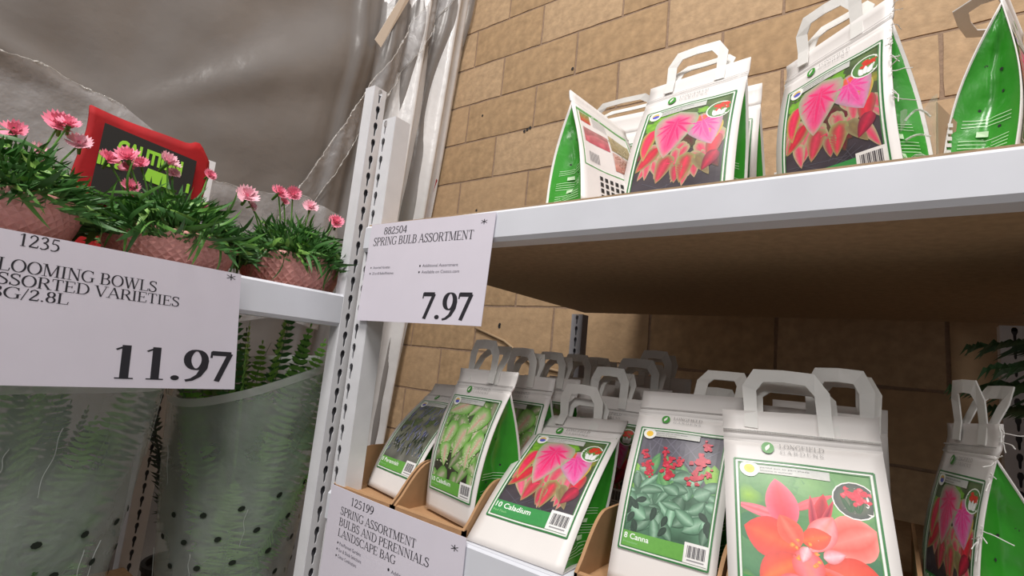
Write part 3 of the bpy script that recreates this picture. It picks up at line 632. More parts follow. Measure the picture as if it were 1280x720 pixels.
# ------------------------------------------------------------------ bulb bags
def bag(label, A, B, Cc, E, D=.085, pic=None, txt='', sub='', badge='half', band=1, sb=.165, st=.80, hj=.86, bulge=.010, handles='both', group=None,
        hw=.62, hx=0, hh=.046, back=False, seam=False, thread=False, simple=False, lean=(0, 0, 0), flop=None, hsc=1.0, gdots=True):
    A, B, Cc, E = map(Vector, (A, B, Cc, E)); zf = min(A.z, B.z); A.z = B.z = zf
    Wv = B - A; W = Wv.length; ex = Wv.normalized()
    n = ((Cc + E) / 2 - (A + B) / 2).cross(ex); n.normalize()
    if n.dot(Vector((-ex.y, ex.x, 0))) > 0: n = -n                # outward, away from the depth direction
    dv = Vector((-ex.y, ex.x, 0)) * D
    t = thing('bulb_bag', label, 'bag', (A + B + dv) / 2, group)
    def front(u, s, off=0):
        b = math.sin(math.pi * min(1, s / .9)) * bulge + (.004 * math.sin(u * 9 + s * 5) * s * (1 - s) if not simple else 0)
        wrink = 1 - .015 * math.sin(s * math.pi)
        u2 = .5 + (u - .5) * wrink
        return lerp(lerp(A, B, u2), lerp(Cc, E, u2), s) + n * (b + off)
    fp = MB(); fp.grid(lambda u, v: front(u, v * hj), 10, 22); build(fp, 'front_panel', M_panel, t, smooth=True, solid=.0012, soff=0)
    hd = MB(); hd.grid(lambda u, v: front(u, hj + (1 - hj) * v, .0004 - .006 * v * (1 - v)), 10, 4); build(hd, 'header', M_panel, t, smooth=True, solid=.0026, soff=0)
    def backp(u, s):
        b = lerp(lerp(A, B, u) + dv, front(u, hj), s)
        return b - n * (-.002) + dv.normalized() * (.012 * math.sin(math.pi * s))
    bp = MB(); bp.grid(backp, 6, 12); build(bp, 'back_panel', M_panel, t, smooth=True, solid=.0012, soff=0)
    for sd in (0, 1):
        gs = MB(); inw = ex * (1 if sd == 0 else -1)
        def gp(u, v, sd=sd, inw=inw):
            F = front(sd, v * hj) + inw * .003; Bk = backp(sd, v) + inw * .003
            fold = 1 - abs(2 * u - 1); p_ = lerp(F, Bk, u) + inw * (.020 * fold * math.sin(math.pi * min(1, v * 1.05 + .03)) + .003 * math.sin(v * 23 + u * 7) * fold)
            p_.z = max(p_.z, zf + .0005); return p_
        gs.grid(gp, 8, 16); g_o = build(gs, 'side_gusset', M_green, t, smooth=True)
        if not simple:
            for k, (u, v) in enumerate([(.3, .5), (.66, .42), (.34, .62), (.7, .66), (.3, .3)]):
                c = gp(u, v); e1 = (gp(u + .03, v) - gp(u - .03, v)).normalized(); e2 = (gp(u, v + .03) - gp(u, v - .03)).normalized(); nn = e1.cross(e2).normalized()
                if nn.dot(-inw) < 0: nn = -nn
                dt = MB(); dt.add([c + nn * .0008 + (e1 * math.cos(a * .785) + e2 * math.sin(a * .785)) * .0017 for a in range(8)], [tuple(range(8))])
                build(dt, 'vent_hole', M_dark, t)
            lw = MB()
            for v0, kk in [(.36, 3), (.24, 4), (.12, 4)]:
                for q in range(kk):
                    vv = v0 - q * .02
                    for seg_ in range(8):
                        u0 = .14 + seg_ * .088; uu = [u0, u0 + .088]; tl_ = []
                        off = inw * -.0009
                        sk = .0 
                        lw.add([gp(uu[0], vv) + off, gp(uu[1], vv) + off, gp(uu[1], vv + .0035) + off, gp(uu[0], vv + .0035) + off], [(0, 1, 2, 3)])
                c = .5; 
                if kk == 4:
                    off = inw * -.001
                    lw.add([gp(.46, v0 + .02) + off, gp(.62, v0 + .02) + off, gp(.62, v0 + .05) + off, gp(.46, v0 + .05) + off], [(0, 1, 2, 3)])
            build(lw, 'gusset_lettering', mat('pale_green_print', (206, 236, 196), .4), t)
    bs = MB(); bs.add([A, B, B + dv, A + dv], [(0, 1, 2, 3)]); build(bs, 'base', M_panel, t, solid=.001, soff=1)
    # strap handles
    updir = (front(.5, 1) - front(.5, hj)).normalized()
    for k, hnd in enumerate(('front', 'rear')):
        if handles not in ('both', hnd): continue
        off = n * (.0022 if hnd == 'front' else -.0022); bow = n * (.011 if hnd == 'front' else -.013) * hsc
        up = updir if flop is None else Vector(flop).normalized()
        cx = .5 + hx + (.0 if hnd == 'front' else .02); c0 = front(cx, 1); hwid = W * hw / 2; sw = .0070
        low = front(cx, hj + (1 - hj) * .35) - c0
        outl = [(-hwid, 'L', 0), (-hwid, 0, 0), (-hwid - .001, .55, .5), (-hwid * .72, 1, 1), (0, 1.02, 1.1), (hwid * .72, 1, 1), (hwid + .001, .55, .5), (hwid, 0, 0), (hwid, 'L', 0)]
        inn = [(-hwid + 2 * sw, 'L', 0), (-hwid + 2 * sw, 0, 0), (-hwid + 2 * sw, .46, .4), (-hwid * .72 + .010, .68, .8), (0, .70, .9), (hwid * .72 - .010, .68, .8), (hwid - 2 * sw, .46, .4), (hwid - 2 * sw, 0, 0), (hwid - 2 * sw, 'L', 0)]
        def H(q):
            xx = q[0] * (1 if q[1] != 'L' else 1)
            if q[1] == 'L': return c0 + ex * xx + low + off
            return c0 + ex * xx + up * (q[1] * hh) + bow * q[2] + off
        hm = MB(); vs = [H(q) for q in outl] + [H(q) for q in inn]; m_ = len(outl)
        if k == 1: vs = [v + ex * .003 for v in vs]
        hm.add(vs, [(i, i + 1, m_ + i + 1, m_ + i) for i in range(m_ - 1)])
        build(hm, 'handle', M_strap, t, solid=.0013, soff=0)
    # printed label
    def surf(x, y, off): return front(.07 + .86 * x, sb + (st - sb) * y, off)
    L_ = ((Cc + E) / 2 - (A + B) / 2).length * (st - sb); a = L_ / (W * .86)
    if pic:
        p = Print(surf, a); pic(p); p.k += 20
        frame_(p, band, txt, sub, badge); build(p.mb, 'photo_label', M_print, t)
        if simple is False or simple == 'logo':
            lg_ = MB(); 
            hf = lambda x, y, o_=.0012: front(x, y, o_ + .0012)
            ym = st + (1 - st) * .26; asp = W / ((Cc + E) / 2 - (A + B) / 2).length
            G = rgb((64, 150, 52)); Wh = rgb((236, 236, 226)); r = .042
            lg_.add([hf(.30, ym)] + [hf(.30 + r * math.cos(q * .314), ym + r * 1.15 * asp * math.sin(q * .314)) for q in range(20)], [(0, 1 + q, 1 + (q + 1) % 20) for q in range(20)], [G] * 21)
            lf = []
            for q in range(17):
                tt = q / 16; lf.append((.30 - .012 + .024 * tt + .012 * math.sin(math.pi * tt), ym + (-.030 + .060 * tt) * asp))
            for q in range(16, -1, -1):
                tt = q / 16; lf.append((.30 - .012 + .024 * tt - .016 * math.sin(math.pi * tt), ym + (-.030 + .060 * tt) * asp))
            lg_.add([hf(x, y, .0016) for x, y in lf], [tuple(range(len(lf)))], [Wh] * len(lf))
            K = rgb((140, 138, 138)); h1 = .036 * asp
            serif('LONGFIELD', .375, .66, ym + .004 * asp, h1, hf, lg_, .09, .04, .04, K)
            serif('GARDENS', .38, .66, ym - .042 * asp, h1 * .8, hf, lg_, .07, .04, .2, K)
            build(lg_, 'logo', M_print, t)
            fo = MB(); fo.grid(lambda u, v: front(u, hj + .03 + .005 * v + .004 * u, .0026), 20, 1); 
            if not seam: build(fo, 'fold_line', mat('fold_grey', (172, 168, 166), .6), t)
    if seam:
        sm_ = MB()
        for k in range(60):
            u0, u1 = k / 60, (k + .86) / 60
            y0 = hj + .045 - .012 * u0
            sm_.grid(lambda u, v: front(lerp(u0, u1, u), y0 + .006 * v, .0045 * math.sin(math.pi * v) + .0022), 1, 3)
        build(sm_, 'seam', mat('white_seam', (250, 248, 244), .35), t, smooth=True)
    if back:
        p = Print(lambda x, y, off: front(.07 + .86 * x, .30 + (st - .30) * y, off), a * .8); a2 = p.a
        for c, q, w_ in (((84, 150, 80), .0, .018), ((240, 242, 238), .02, .016)):
            for e in ((q, q, 1 - q, q), (1 - q, q, 1 - q, a2 - q), (1 - q, a2 - q, q, a2 - q), (q, a2 - q, q, q)): p.line(*e, w_, c)
        p.rect(.0, 1, a2 - .05, a2 - .01, (84, 156, 80), None, 8, 2)
        p.rect(.04, .22, .76 * a2, .94 * a2, (200, 60, 60), (120, 150, 80), 6, 6, nz=.5)
        p.rect(.06, .50, .40 * a2, .66 * a2, (196, 84, 100), (170, 120, 120), 8, 8, nz=.6)
        p.rect(.54, .96, .46 * a2, .76 * a2, (150, 130, 90), (176, 160, 120), 8, 8, nz=.6)
        for i in range(30): p.leaf(R.uniform(.56, .9), R.uniform(.48, .72) * a2, .1, .014, R.uniform(0, 360), (214, 200, 166), (170, 150, 110), (110, 96, 66), .8, nt_=5)
        p.rect(.54, .97, .10 * a2, .42 * a2, (190, 120, 104), (206, 170, 160), 8, 8, nz=.6)
        for i in range(14): p.disc(R.uniform(.58, .92), R.uniform(.14, .38) * a2, .035, .03, (216, 176, 160), (150, 90, 76), 9, rag=.3, rings=2)
        for k in range(6): p.line(.26, (.92 - .03 * k) * a2, .52, (.92 - .03 * k) * a2, .01, (190, 190, 190))
        for k in range(9): p.line(.1 + k * .02, .08 * a2, .1 + k * .02, .24 * a2, .008, (90, 86, 90))
        build(p.mb, 'photo_label', M_print, t)
        hl = MB()
        for i in range(8):
            for j in range(4):
                u = .27 + i * .075; s = .245 - j * .05
                hl.add([front(u, s, .0012), front(u + .045, s, .0012), front(u + .045, s - .032, .0012), front(u, s - .032, .0012)], [(0, 1, 2, 3)])
        build(hl, 'vent_grid', M_black, t)
    if thread:
        for k in range(thread * 2):
            th = MB(); s0 = R.uniform(.35, 1); p_ = front(1, s0) + n * .002; pts = [p_]
            d = Vector((R.uniform(-.2, .8), R.uniform(-1, -.2), R.uniform(-.6, .6))) * .0012
            for q in range(8): p_ = p_ + d; d += Vector((R.uniform(-1, 1), R.uniform(-1, 1), R.uniform(-1, .6))) * .001; pts.append(p_)
            th.tube(pts, .0005, 4); build(th, 'loose_thread', M_strap, t)
    return t
zb, zt = -.2265, .2142
GL1 = 'bulb bags on the lower shelf'; GL2 = 'bulb bags on the upper shelf'
bag('white bag with blue spike flowers, leftmost on the lower shelf', (-.7191, .600, zb), (-.6000, .578, zb), (-.7056, .7232, -.0542), (-.5808, .704, -.0479), pic=pic_blue, txt='8 Perennials', sub='Blue', band=2, sb=.145, st=.80, hj=.84, bulge=.016, handles='none', group=GL1)
bag('white bag picturing green speckled caladium, second from left on the lower shelf', (-.5681, .592, zb), (-.4560, .566, zb), (-.5732, .6427, -.0166), (-.4467, .6289, -.0135), pic=pic_caladium_green, txt='10 Caladium', sub='White', band=2, sb=.135, st=.79, bulge=.014, hx=-.1, hw=.62, group=GL1)
bag('white bag of pink caladium leaning far back over the bare lower beam', (-.4497, .550, -.2325), (-.3058, .553, -.2325), (-.4548, .7275, -.0783), (-.3129, .7246, -.0678), pic=pic_caladium, txt='10 Caladium', sub='Red Flash', band=1, sb=.165, st=.81, bulge=.008, hw=.5, hx=-.05, group=GL1, flop=(0, .1, 1), hh=.04)
bag('white bag picturing red canna above broad blue-green leaves', (-.2600, .572, zb), (-.1480, .577, zb), (-.2746, .6826, -.0204), (-.148, .6887, -.0149), pic=pic_canna_red, txt='8 Canna', sub='President', badge='sun', band=2, sb=.145, st=.77, hj=.86, hw=.56, hx=.22, group=GL1, handles='rear')
bag('large white bag with coral orange canna close-up at the front of the lower shelf', (-.1250, .553, zb), (.0150, .566, zb), (-.1646, .6524, -.0301), (-.0153, .6785, -.0207), D=.10, pic=pic_canna_orange, txt='8 Canna', sub='Orange', badge='sun', band=1, sb=.12, st=.735, hj=.84, hw=.62, hx=-.06, hh=.048, group=GL1, seam=True)
bag('shaded bulb bag turned sideways at the right end of the lower shelf', (.0237, .7500, zb), (.0600, .6440, zb), (.0475, .7661, -.0186), (.0786, .6597, -.0112), pic=pic_caladium, txt='10 Caladium', sub='Pink', band=1, st=.75, hj=.86, group=GL1, thread=8, hw=.55, hh=.042)
bag('upright bag with the large pink and green caladium leaf on the upper shelf', (-.3122, .637, zt), (-.1561, .627, zt), (-.3132, .7326, .4567), (-.1611, .7200, .4604), pic=pic_caladium, txt='10 Caladium', sub='Red Flash', band=1, D=.05, st=.74, hj=.84, hw=.58, hx=-.02, group=GL2, sb=.0, hh=.052)
bag('tilted bag of pink caladium right of the upright one on the upper shelf', (-.1093, .6472, zt), (.0087, .5805, zt), (-.1126, .7051, .4235), (.0007, .6359, .4374), pic=pic_caladium, txt='10 Caladium', sub='Red Flash', band=1, D=.055, st=.735, hj=.84, hw=.6, hx=-.05, group=GL2, sb=.02, thread=7, hh=.05)
bag('bag showing its back with a grid of holes, leftmost on the upper shelf', (-.3230, .5550, zt), (-.2750, .6794, zt), (-.3959, .6191, .4182), (-.3588, .7418, .3971), D=.080, pic=None, back=True, st=.86, hj=.88, group=GL2, handles='none', bulge=.006)
bag('bag behind the back-turned one, its handle and white header showing', (-.4800, .790, zt), (-.3300, .790, zt), (-.4800, .830, .478), (-.3300, .830, .476), pic=pic_caladium, txt='10 Caladium', sub='', st=.74, hj=.84, group=GL2, simple=True, hh=.03, hw=.8)
bag('narrow glimpse of a bag directly behind the upright caladium bag', (-.3020, .770, zt), (-.1580, .770, zt), (-.3050, .815, .470), (-.1640, .812, .470), pic=pic_caladium_green, txt='10 Caladium', sub='', st=.74, hj=.84, group=GL2, simple=True, handles='none')
bag('bag seen from its green side at the right end of the upper shelf', (.0860, .622, zt), (.1230, .757, zt), (.0880, .660, .445), (.1240, .790, .445), D=.052, pic=pic_caladium, txt='10 Caladium', sub='', st=.74, hj=.86, group=GL2, handles='rear', flop=(-1, -.1, -.1), hh=.03)
# bags queued behind the front ones on the lower shelf
def queue(label, x0, x1, y, ztop, dy=.06, **k):
    bag(label, (x0, y, zb), (x1, y - .005, zb), (x0 - .002, y + dy, ztop), (x1 - .002, y + dy - .005, ztop + .002), simple='logo', group=GL1, D=.07, **k)
queue('first bag queued behind the green speckled caladium bag', -.560, -.438, .678, -.020, .05, pic=pic_caladium_green, txt='10 Caladium', sub='White', band=2, st=.79, hx=-.08, hw=.5, hh=.044)
queue('second bag queued behind the green speckled caladium bag', -.563, -.440, .765, -.020, .05, pic=pic_caladium_green, txt='10 Caladium', sub='White', band=2, st=.79, hx=-.02, hw=.5, hh=.044)
queue('third bag queued behind the green speckled caladium bag', -.560, -.435, .850, -.018, .05, hx=.0, hw=.5, hh=.044)
queue('rearmost bag in the row behind the green speckled caladium bag', -.560, -.435, .940, -.018, .05, hx=.0, hw=.5, hh=.044)
queue('first bag queued behind the leaning pink caladium bag', -.428, -.305, .745, -.040, .05, pic=pic_caladium, txt='10 Caladium', sub='Red', st=.79, hx=-.08, hw=.55, hh=.046)
queue('second bag queued behind the leaning pink caladium bag', -.430, -.300, .830, -.022, .05, hx=.0, hw=.62, hh=.048)
queue('rearmost bag in the row behind the leaning pink caladium bag', -.430, -.300, .930, .0, .05, hx=-.05, hw=.5, hh=.048)
queue('bag queued behind the red canna bag', -.285, -.165, .775, -.050, .05, hx=.1, hw=.5, hh=.04)
queue('first bag queued behind the large orange canna bag, one edge showing', -.150, -.0130, .690, -.022, .045, pic=pic_canna_orange, txt='8 Canna', sub='', badge='sun', st=.76, hx=.22, hw=.5, hh=.05)
queue('second bag queued behind the large orange canna bag', -.140, -.006, .790, -.015, .045, hx=.1, hw=.5, hh=.048)
# cardboard trays
def tray(label, x0, x1, y0=.5465, y1=.95, cut=.05):
    t = thing('cardboard_tray', label, 'tray', ((x0 + x1) / 2, (y0 + y1) / 2, -.2335), 'cardboard trays on the lower shelf')
    b = MB(); b.box(x0, x1, y0, y1, -.2333, -.2305); build(b, 'tray_floor', M_kraft, t)
    f = MB(); f.prism([(y0, -.2305), (y0 + .006, -.2305), (y0 + .006, -.2215), (y0, -.2225)], 0, x0, x1); build(f, 'tray_front', M_kraft, t)
    for x in (x0, x1 - .004):
        prof = [(y0, -.2305), (y0, -.222), (y0 + .01, -.212)]
        for k in range(8):
            q = k / 7; prof.append((y0 + .012 + .055 * q, -.210 + .045 * math.sin(q * math.pi / 2)))
        prof += [(y1, -.165), (y1, -.2305)]
        s = MB(); s.prism(prof, 0, x, x + .004); build(s, 'tray_side', M_kraft, t, rec=True)
tray('brown cardboard tray under the blue flower bag beside the posts', -.736, -.594)
tray('brown cardboard tray under the green speckled caladium bag', -.590, -.452)
tray('brown cardboard tray under the red canna bag', -.288, -.140)
tray('brown cardboard tray under the large orange canna bag', -.136, .020)
# navy boxes at the back
for (x0, x1, h, lb) in [(-.640, -.560, -.020, 'dark navy carton at the back beside the rear post'), (-.520, -.380, -.022, 'dark navy carton at the back behind the pink caladium row')]:
    b = MB(); b.box(x0, x1, 1.12, 1.22, -.2335, h, .002); tag(build(b, 'carton', M_navy), lb, 'carton')
for (x0, x1, lb) in [(-.735, -.285, 'added unseen brown carton blocking light at the rear of the upper shelf, left end'), (-.280, .170, 'added unseen brown carton blocking light at the rear of the upper shelf, middle'), (.215, .68, 'added unseen brown carton blocking light at the rear of the upper shelf, right end')]:
    b = MB(); b.box(x0, x1, 1.16, 1.343, .2137, .440, .002); tag(build(b, 'carton', M_kraft), lb, 'carton')  # added unseen boxes keeping light off the wall below the shelf
b = MB(); b.box(-.735, .70, 1.15, 1.765, .4403, .4443); tag(build(b, 'cardboard_light_block', M_kraft), 'added unseen cardboard over the rear cartons, blocking light from the block wall', 'cardboard')  # added unseen board closing the gap where light reached the lower wall
b = MB(); b.box(-.135, -.112, .760, .80, .2135, .300, .001); tag(build(b, 'carton', M_panel), 'small plain white box standing in for a bag corner between the two caladium bags on the upper shelf', 'carton')  # plain box stands in for the corner of a white bag
# clear plastic wrapper with a brown card, upper shelf
t = thing('plastic_wrapper', 'clear plastic wrapper with a brown card lying between two bags on the upper shelf', 'wrapper', (.03, .63, .2142))
cd = MB(); cd.add([(.0345, .640, .2145), (.0440, .645, .2145), (.0520, .650, .285), (.0360, .640, .306)], [(0, 1, 2, 3)]); build(cd, 'card', mat('tan_card', (160, 132, 104), .6), t, solid=.001)
cl = MB(); cl.grid(lambda u, v: Vector((.006 + .030 * u, .628 + .02 * math.sin(u * 3) - .006 * v, .2146 + v * (.080 + .012 * u) + .004 * math.sin(u * 9))), 8, 8); build(cl, 'clear_film', M_clear, t, smooth=True)
for (z0, a_) in ((.237, .008), (.262, .004), (.283, .010)):
    r_ = MB(); r_.tube([(.010 + .004 * k, .622, z0 + a_ * math.sin(k / 5 * math.pi)) for k in range(6)], .0012, 5); build(r_, 'fold_glint', M_glint, t)  # pale tubes standing in for curved highlights on the film
lt = MB()
for k in range(5): lt.add([(.0425 + .0005 * k, .6420, .250 + .007 * k), (.0465 + .0005 * k, .6440, .250 + .007 * k), (.0465 + .0005 * k, .6440, .254 + .007 * k), (.0425 + .0005 * k, .6420, .254 + .007 * k)], [(0, 1, 2, 3)])
build(lt, 'lettering', M_panel, t)

# ------------------------------------------------------------------ dianthus bowls on the left rack
def blade(L, W, curl, m, seg=6, name='leaf'):
    mb = MB()
    def f(u, v):
        a = curl * v; x = (u - .5) * 2 * W * math.sin(math.pi * min(1, (v * .9 + .1)) ** .8) ** .7
        return Vector((x, L * v * math.sin(a * .9) * .9 + .25 * abs(x), L * v * math.cos(a * .6)))
    mb.grid(f, 2, seg); me = mb.mesh(name, (0, 0, 0), True); me.materials.append(m); return me
LEAF = [blade(L, W * .76, c, m) for (L, W, c, m) in [(.044, .0034, .6, M_leafA), (.052, .0038, 1.1, M_leafB), (.038, .0048, .4, M_leafC), (.046, .0032, 1.5, M_leafA), (.040, .0052, .9, M_leafB), (.056, .0034, 1.3, M_leafA), (.032, .0058, .6, M_leafC), (.05, .0046, 1.0, M_leafB)]]
def petal_mesh(m):
    mb = MB(); n = 8; vs = [Vector((0, 0, 0))]
    for r in (.5, 1):
        for k in range(n + 1):
            a = math.radians(-36 + 72 * k / n); rr = .0125 * r * (1 + (.12 if k % 2 else -.08) * (r == 1))
            vs.append(Vector((rr * math.cos(a) * 1.05, rr * math.sin(a) * 1.1, .0035 * r * r + (.0012 if k % 2 else -.0008) * (r == 1))))
    fs = [(0, 1 + k, 2 + k) for k in range(n)] + [(1 + k, 2 + n + k, 3 + n + k, 2 + k) for k in range(n)]
    mb.add(vs, fs); me = mb.mesh('petal', (0, 0, 0), True); me.materials.append(m); return me
PET = [petal_mesh(M_petal), petal_mesh(M_petal2)]
cm = MB(); cm.grid(lambda u, v: Vector((.0028 * math.sin(v * 1.57) * math.cos(u * 6.283), .0028 * math.sin(v * 1.57) * math.sin(u * 6.283), .002 + .003 * math.cos(v * 1.57))), 8, 3); CORE = cm.mesh('flower_centre', (0, 0, 0), True); CORE.materials.append(M_core)
def flower(parent, p, d, sc, pale, nlay=2):
    sc *= .96
    q = Vector(d).normalized().to_track_quat('Z', 'Y')
    cal = MB(); cal.tube([(0, 0, -.016), (0, 0, -.006), (0, 0, 0)], .0018, 6, .0032); me = cal.mesh('calyx', (0, 0, 0), True); me.materials.append(M_leafA)
    fo = inst(me, 'flower', parent, p, q, sc)
    for l in range(nlay):
        for k in range(5):
            o = bpy.data.objects.new('petal', PET[pale]); C.objects.link(o); o.parent = fo
            o.rotation_euler = (R.uniform(-.2, .2), -.12 - .45 * l + R.uniform(-.2, .2), math.radians(72 * k + 36 * l + R.uniform(-8, 8)))
            s_ = (1 - .25 * l); o.scale = (s_, s_, 1.2); o.location = (0, 0, .001 * l)
    o = bpy.data.objects.new('flower_centre', CORE); C.objects.link(o); o.parent = fo
def bowl(label, cx, cy, rz, nleaf, flowers, seed, r=.094):
    rr = random.Random(seed); z0 = .0702
    t = thing('flower_bowl', label, 'potted plant', (cx, cy, z0), 'pink flower bowls on the left rack')
    mb = MB(); NC, NR = 84, 10; vs = []
    for j in range(NR + 1):
        q = j / NR; z = lerp(z0 + .004, rz - .010, q); rad = lerp(.066, r - .004, q ** .8)
        for i in range(NC):
            d = .0024 if (i + j) % 2 and 0 < j < NR else 0
            a = 2 * math.pi * i / NC; vs.append((cx + (rad + d) * math.cos(a), cy + (rad + d) * math.sin(a), z))
    fs = []
    for j in range(NR):
        for i in range(NC):
            a, b, c, d = j * NC + i, j * NC + (i + 1) % NC, (j + 1) * NC + (i + 1) % NC, (j + 1) * NC + i
            fs += [(a, b, c), (a, c, d)] if (i + j) % 2 else [(a, b, d), (b, c, d)]
    mb.add(vs, fs); build(mb, 'bowl', M_pot, t)
    rim = MB(); prof = [(r - .004, rz - .011), (r + .001, rz - .009), (r + .002, rz - .003), (r, rz), (r - .006, rz - .001), (r - .009, rz - .02), (.06, z0 + .006), (.0, z0 + .005)]
    rim.grid(lambda u, v: (lambda p_: Vector((cx + p_[0] * math.cos(u * 6.28318), cy + p_[0] * math.sin(u * 6.28318), p_[1])))(prof[round(v * 7)]), 48, 7); build(rim, 'rim', M_pot, t, smooth=True)
    ft = MB(); ft.tube([(cx, cy, z0), (cx, cy, z0 + .005)], .066, 32); build(ft, 'foot', M_pot, t)
    so = MB(); so.grid(lambda u, v: Vector((cx + (r - .009) * v * math.cos(u * 6.28318), cy + (r - .009) * v * math.sin(u * 6.28318), rz - .012 + .006 * noise.noise(Vector((u * 9, v * 5, seed))))), 32, 6); build(so, 'soil', M_soil, t, smooth=True)
    def place():
        a = rr.uniform(0, 2 * math.pi); k = rr.random() ** .55; el = rr.random()
        rad = k * .108; hgt = (1 - k * k) * .084 * rr.uniform(.25, 1)
        p = Vector((cx + rad * math.cos(a), cy + rad * math.sin(a), rz - .008 + hgt))
        d = Vector((math.cos(a) * (k * 1.3 + .1), math.sin(a) * (k * 1.3 + .1), rr.uniform(.25, 1.2) * (1.1 - .75 * k) - (.25 if k > .9 else 0)))
        d += Vector((rr.uniform(-.5, .5), rr.uniform(-.5, .5), rr.uniform(-.2, .3)))
        return p, d
    for i in range(nleaf):
        p, d = place()
        if i % 6 == 0:      # some hang over the rim
            a = rr.uniform(-1.9, 1.9); p = Vector((cx + (r - .004) * math.cos(a), cy + (r - .004) * math.sin(a), rz + .003)); d = Vector((math.cos(a), math.sin(a) + rr.uniform(-.5, .5), rr.uniform(-.8, .2))); q = d.normalized().to_track_quat('Z', 'Y') @ Matrix.Rotation(rr.uniform(0, 6.28), 3, 'Z').to_quaternion()
        inst(rr.choice(LEAF), 'leaf', t, p, q, rr.uniform(.8, 1.25))
    for i in range(10):          # leaves hanging over the rim
        a = rr.uniform(-1.9, 1.9); p = Vector((cx + (r - .004) * math.cos(a), cy + (r - .004) * math.sin(a), rz + .003))
        d = Vector((math.cos(a) * rr.uniform(.6, 1.2), math.sin(a) * rr.uniform(.6, 1.2) + rr.uniform(-.5, .5), rr.uniform(-.9, .15)))
        inst(rr.choice(LEAF), 'leaf', t, p, d.normalized().to_track_quat('Z', 'Y') @ Matrix.Rotation(rr.uniform(0, 6.28), 3, 'Z').to_quaternion(), rr.uniform(.6, 1.0))
    st = MB()
    for i in range(1500):           # inner tangle of small leaves and stems
        p, d = place(); d = (d.normalized() * rr.uniform(.018, .036)); s_ = d.cross(Vector((rr.uniform(-1, 1), rr.uniform(-1, 1), .3))).normalized() * .0026
        p.z -= .012; st.add([p, p + d * .5 + s_, p + d, p + d * .5 - s_], [(0, 1, 2, 3)])
    build(st, 'undergrowth', M_leafB, t, kind='stuff')
    for (fy, fz, s_, pale) in flowers:
        fx = -.93 + rr.uniform(-.015, .03); k = fx / -.93; fy *= k; fz = fz * k
        p = Vector((fx, fy, fz)); stm = MB(); b0 = Vector((cx + (p.x - cx) * .4, cy + (p.y - cy) * .5, rz)); 
        stm.tube([b0, lerp(b0, p, .6) + Vector((0, 0, .01)), p], .0014, 5); build(stm, 'stem', M_leafA, t)
        flower(t, p, (1, rr.uniform(-.7, .7) - fy * .5, rr.uniform(.1, 1.0)), s_, pale)
    return t
bowl('pink bowl of dianthus farthest left, cut by the photo edge', -.915, .108, .147, 290, [(.1542, .2640, 1.5, 0), (.1639, .2680, 1.1, 0), (.1132, .2355, 1.15, 0), (.1799, .246, 1.25, 1), (.095, .215, 1.0, 1), (.140, .220, .9, 1), (.150, .20, .8, 1), (.02, .24, 1.2, 0)], 3)
bowl('middle pink quilted bowl of dianthus below the red caution sign', -.915, .313, .142, 290, [(.2151, .2363, 1.15, 0), (.2382, .2478, 1.4, 0), (.256, .244, 1.0, 0), (.240, .232, .9, 0), (.2898, .2600, 1.35, 1), (.248, .2060, 1.0, 0), (.252, .197, .9, 0), (.3513, .199, 1.15, 0), (.352, .262, .85, 0), (.30, .245, .8, 1)], 5)
bowl('pink quilted bowl of dianthus nearest the white post', -.915, .515, .152, 290, [(.4184, .2461, 1.5, 1), (.4746, .2708, 1.2, 0), (.5026, .2785, 1.2, 0), (.488, .258, .7, 0), (.5422, .2640, 1.15, 1), (.6037, .2497, 1.3, 0), (.43, .232, .7, 1)], 9)
# red caution banner
t = thing('caution_sign', 'red caution sign with black panel standing behind the middle flower bowl', 'sign', (-1.1, .31, .070))
rm = MB(); rm.grid(lambda u, v: Vector((-1.105 + .006 * math.sin(u * 7 + v * 3) * v, .214 + .198 * u + .004 * math.sin(v * 9), .0702 + v * (.294 - .010 * u + (.012 * g(u - .86, .06) - .016 * max(0, u - .93) * 14)))), 24, 20)
build(rm, 'red_cloth', M_red, t, smooth=True, solid=.006)
fb = lambda y, z, d=.0: Vector((-1.094 + d, y, z))
bk_ = MB(); bk_.grid(lambda u, v: fb(.238 + .150 * u, .200 + .140 * v - .012 * u * v), 6, 6); build(bk_, 'black_panel', M_black, t, solid=.001)
lt = MB(); sans('CAUTION', .262, .366, .2955, .0250, lambda x, y: fb(x, y - .035 * (x - .262), .0015), lt, .045)
sans('IL a', .2385, .275, .268, .022, lambda x, y: fb(x, y, .0015), lt, .05)
lt.add([fb(.312, .285, .0015), fb(.345, .283, .0015), fb(.352, .258, .0015), fb(.308, .262, .0015)], [(0, 1, 2, 3)]); sans('i', .378, .384, .262, .018, lambda x, y: fb(x, y, .0015), lt, .05)
build(lt, 'lettering', M_lime, t)

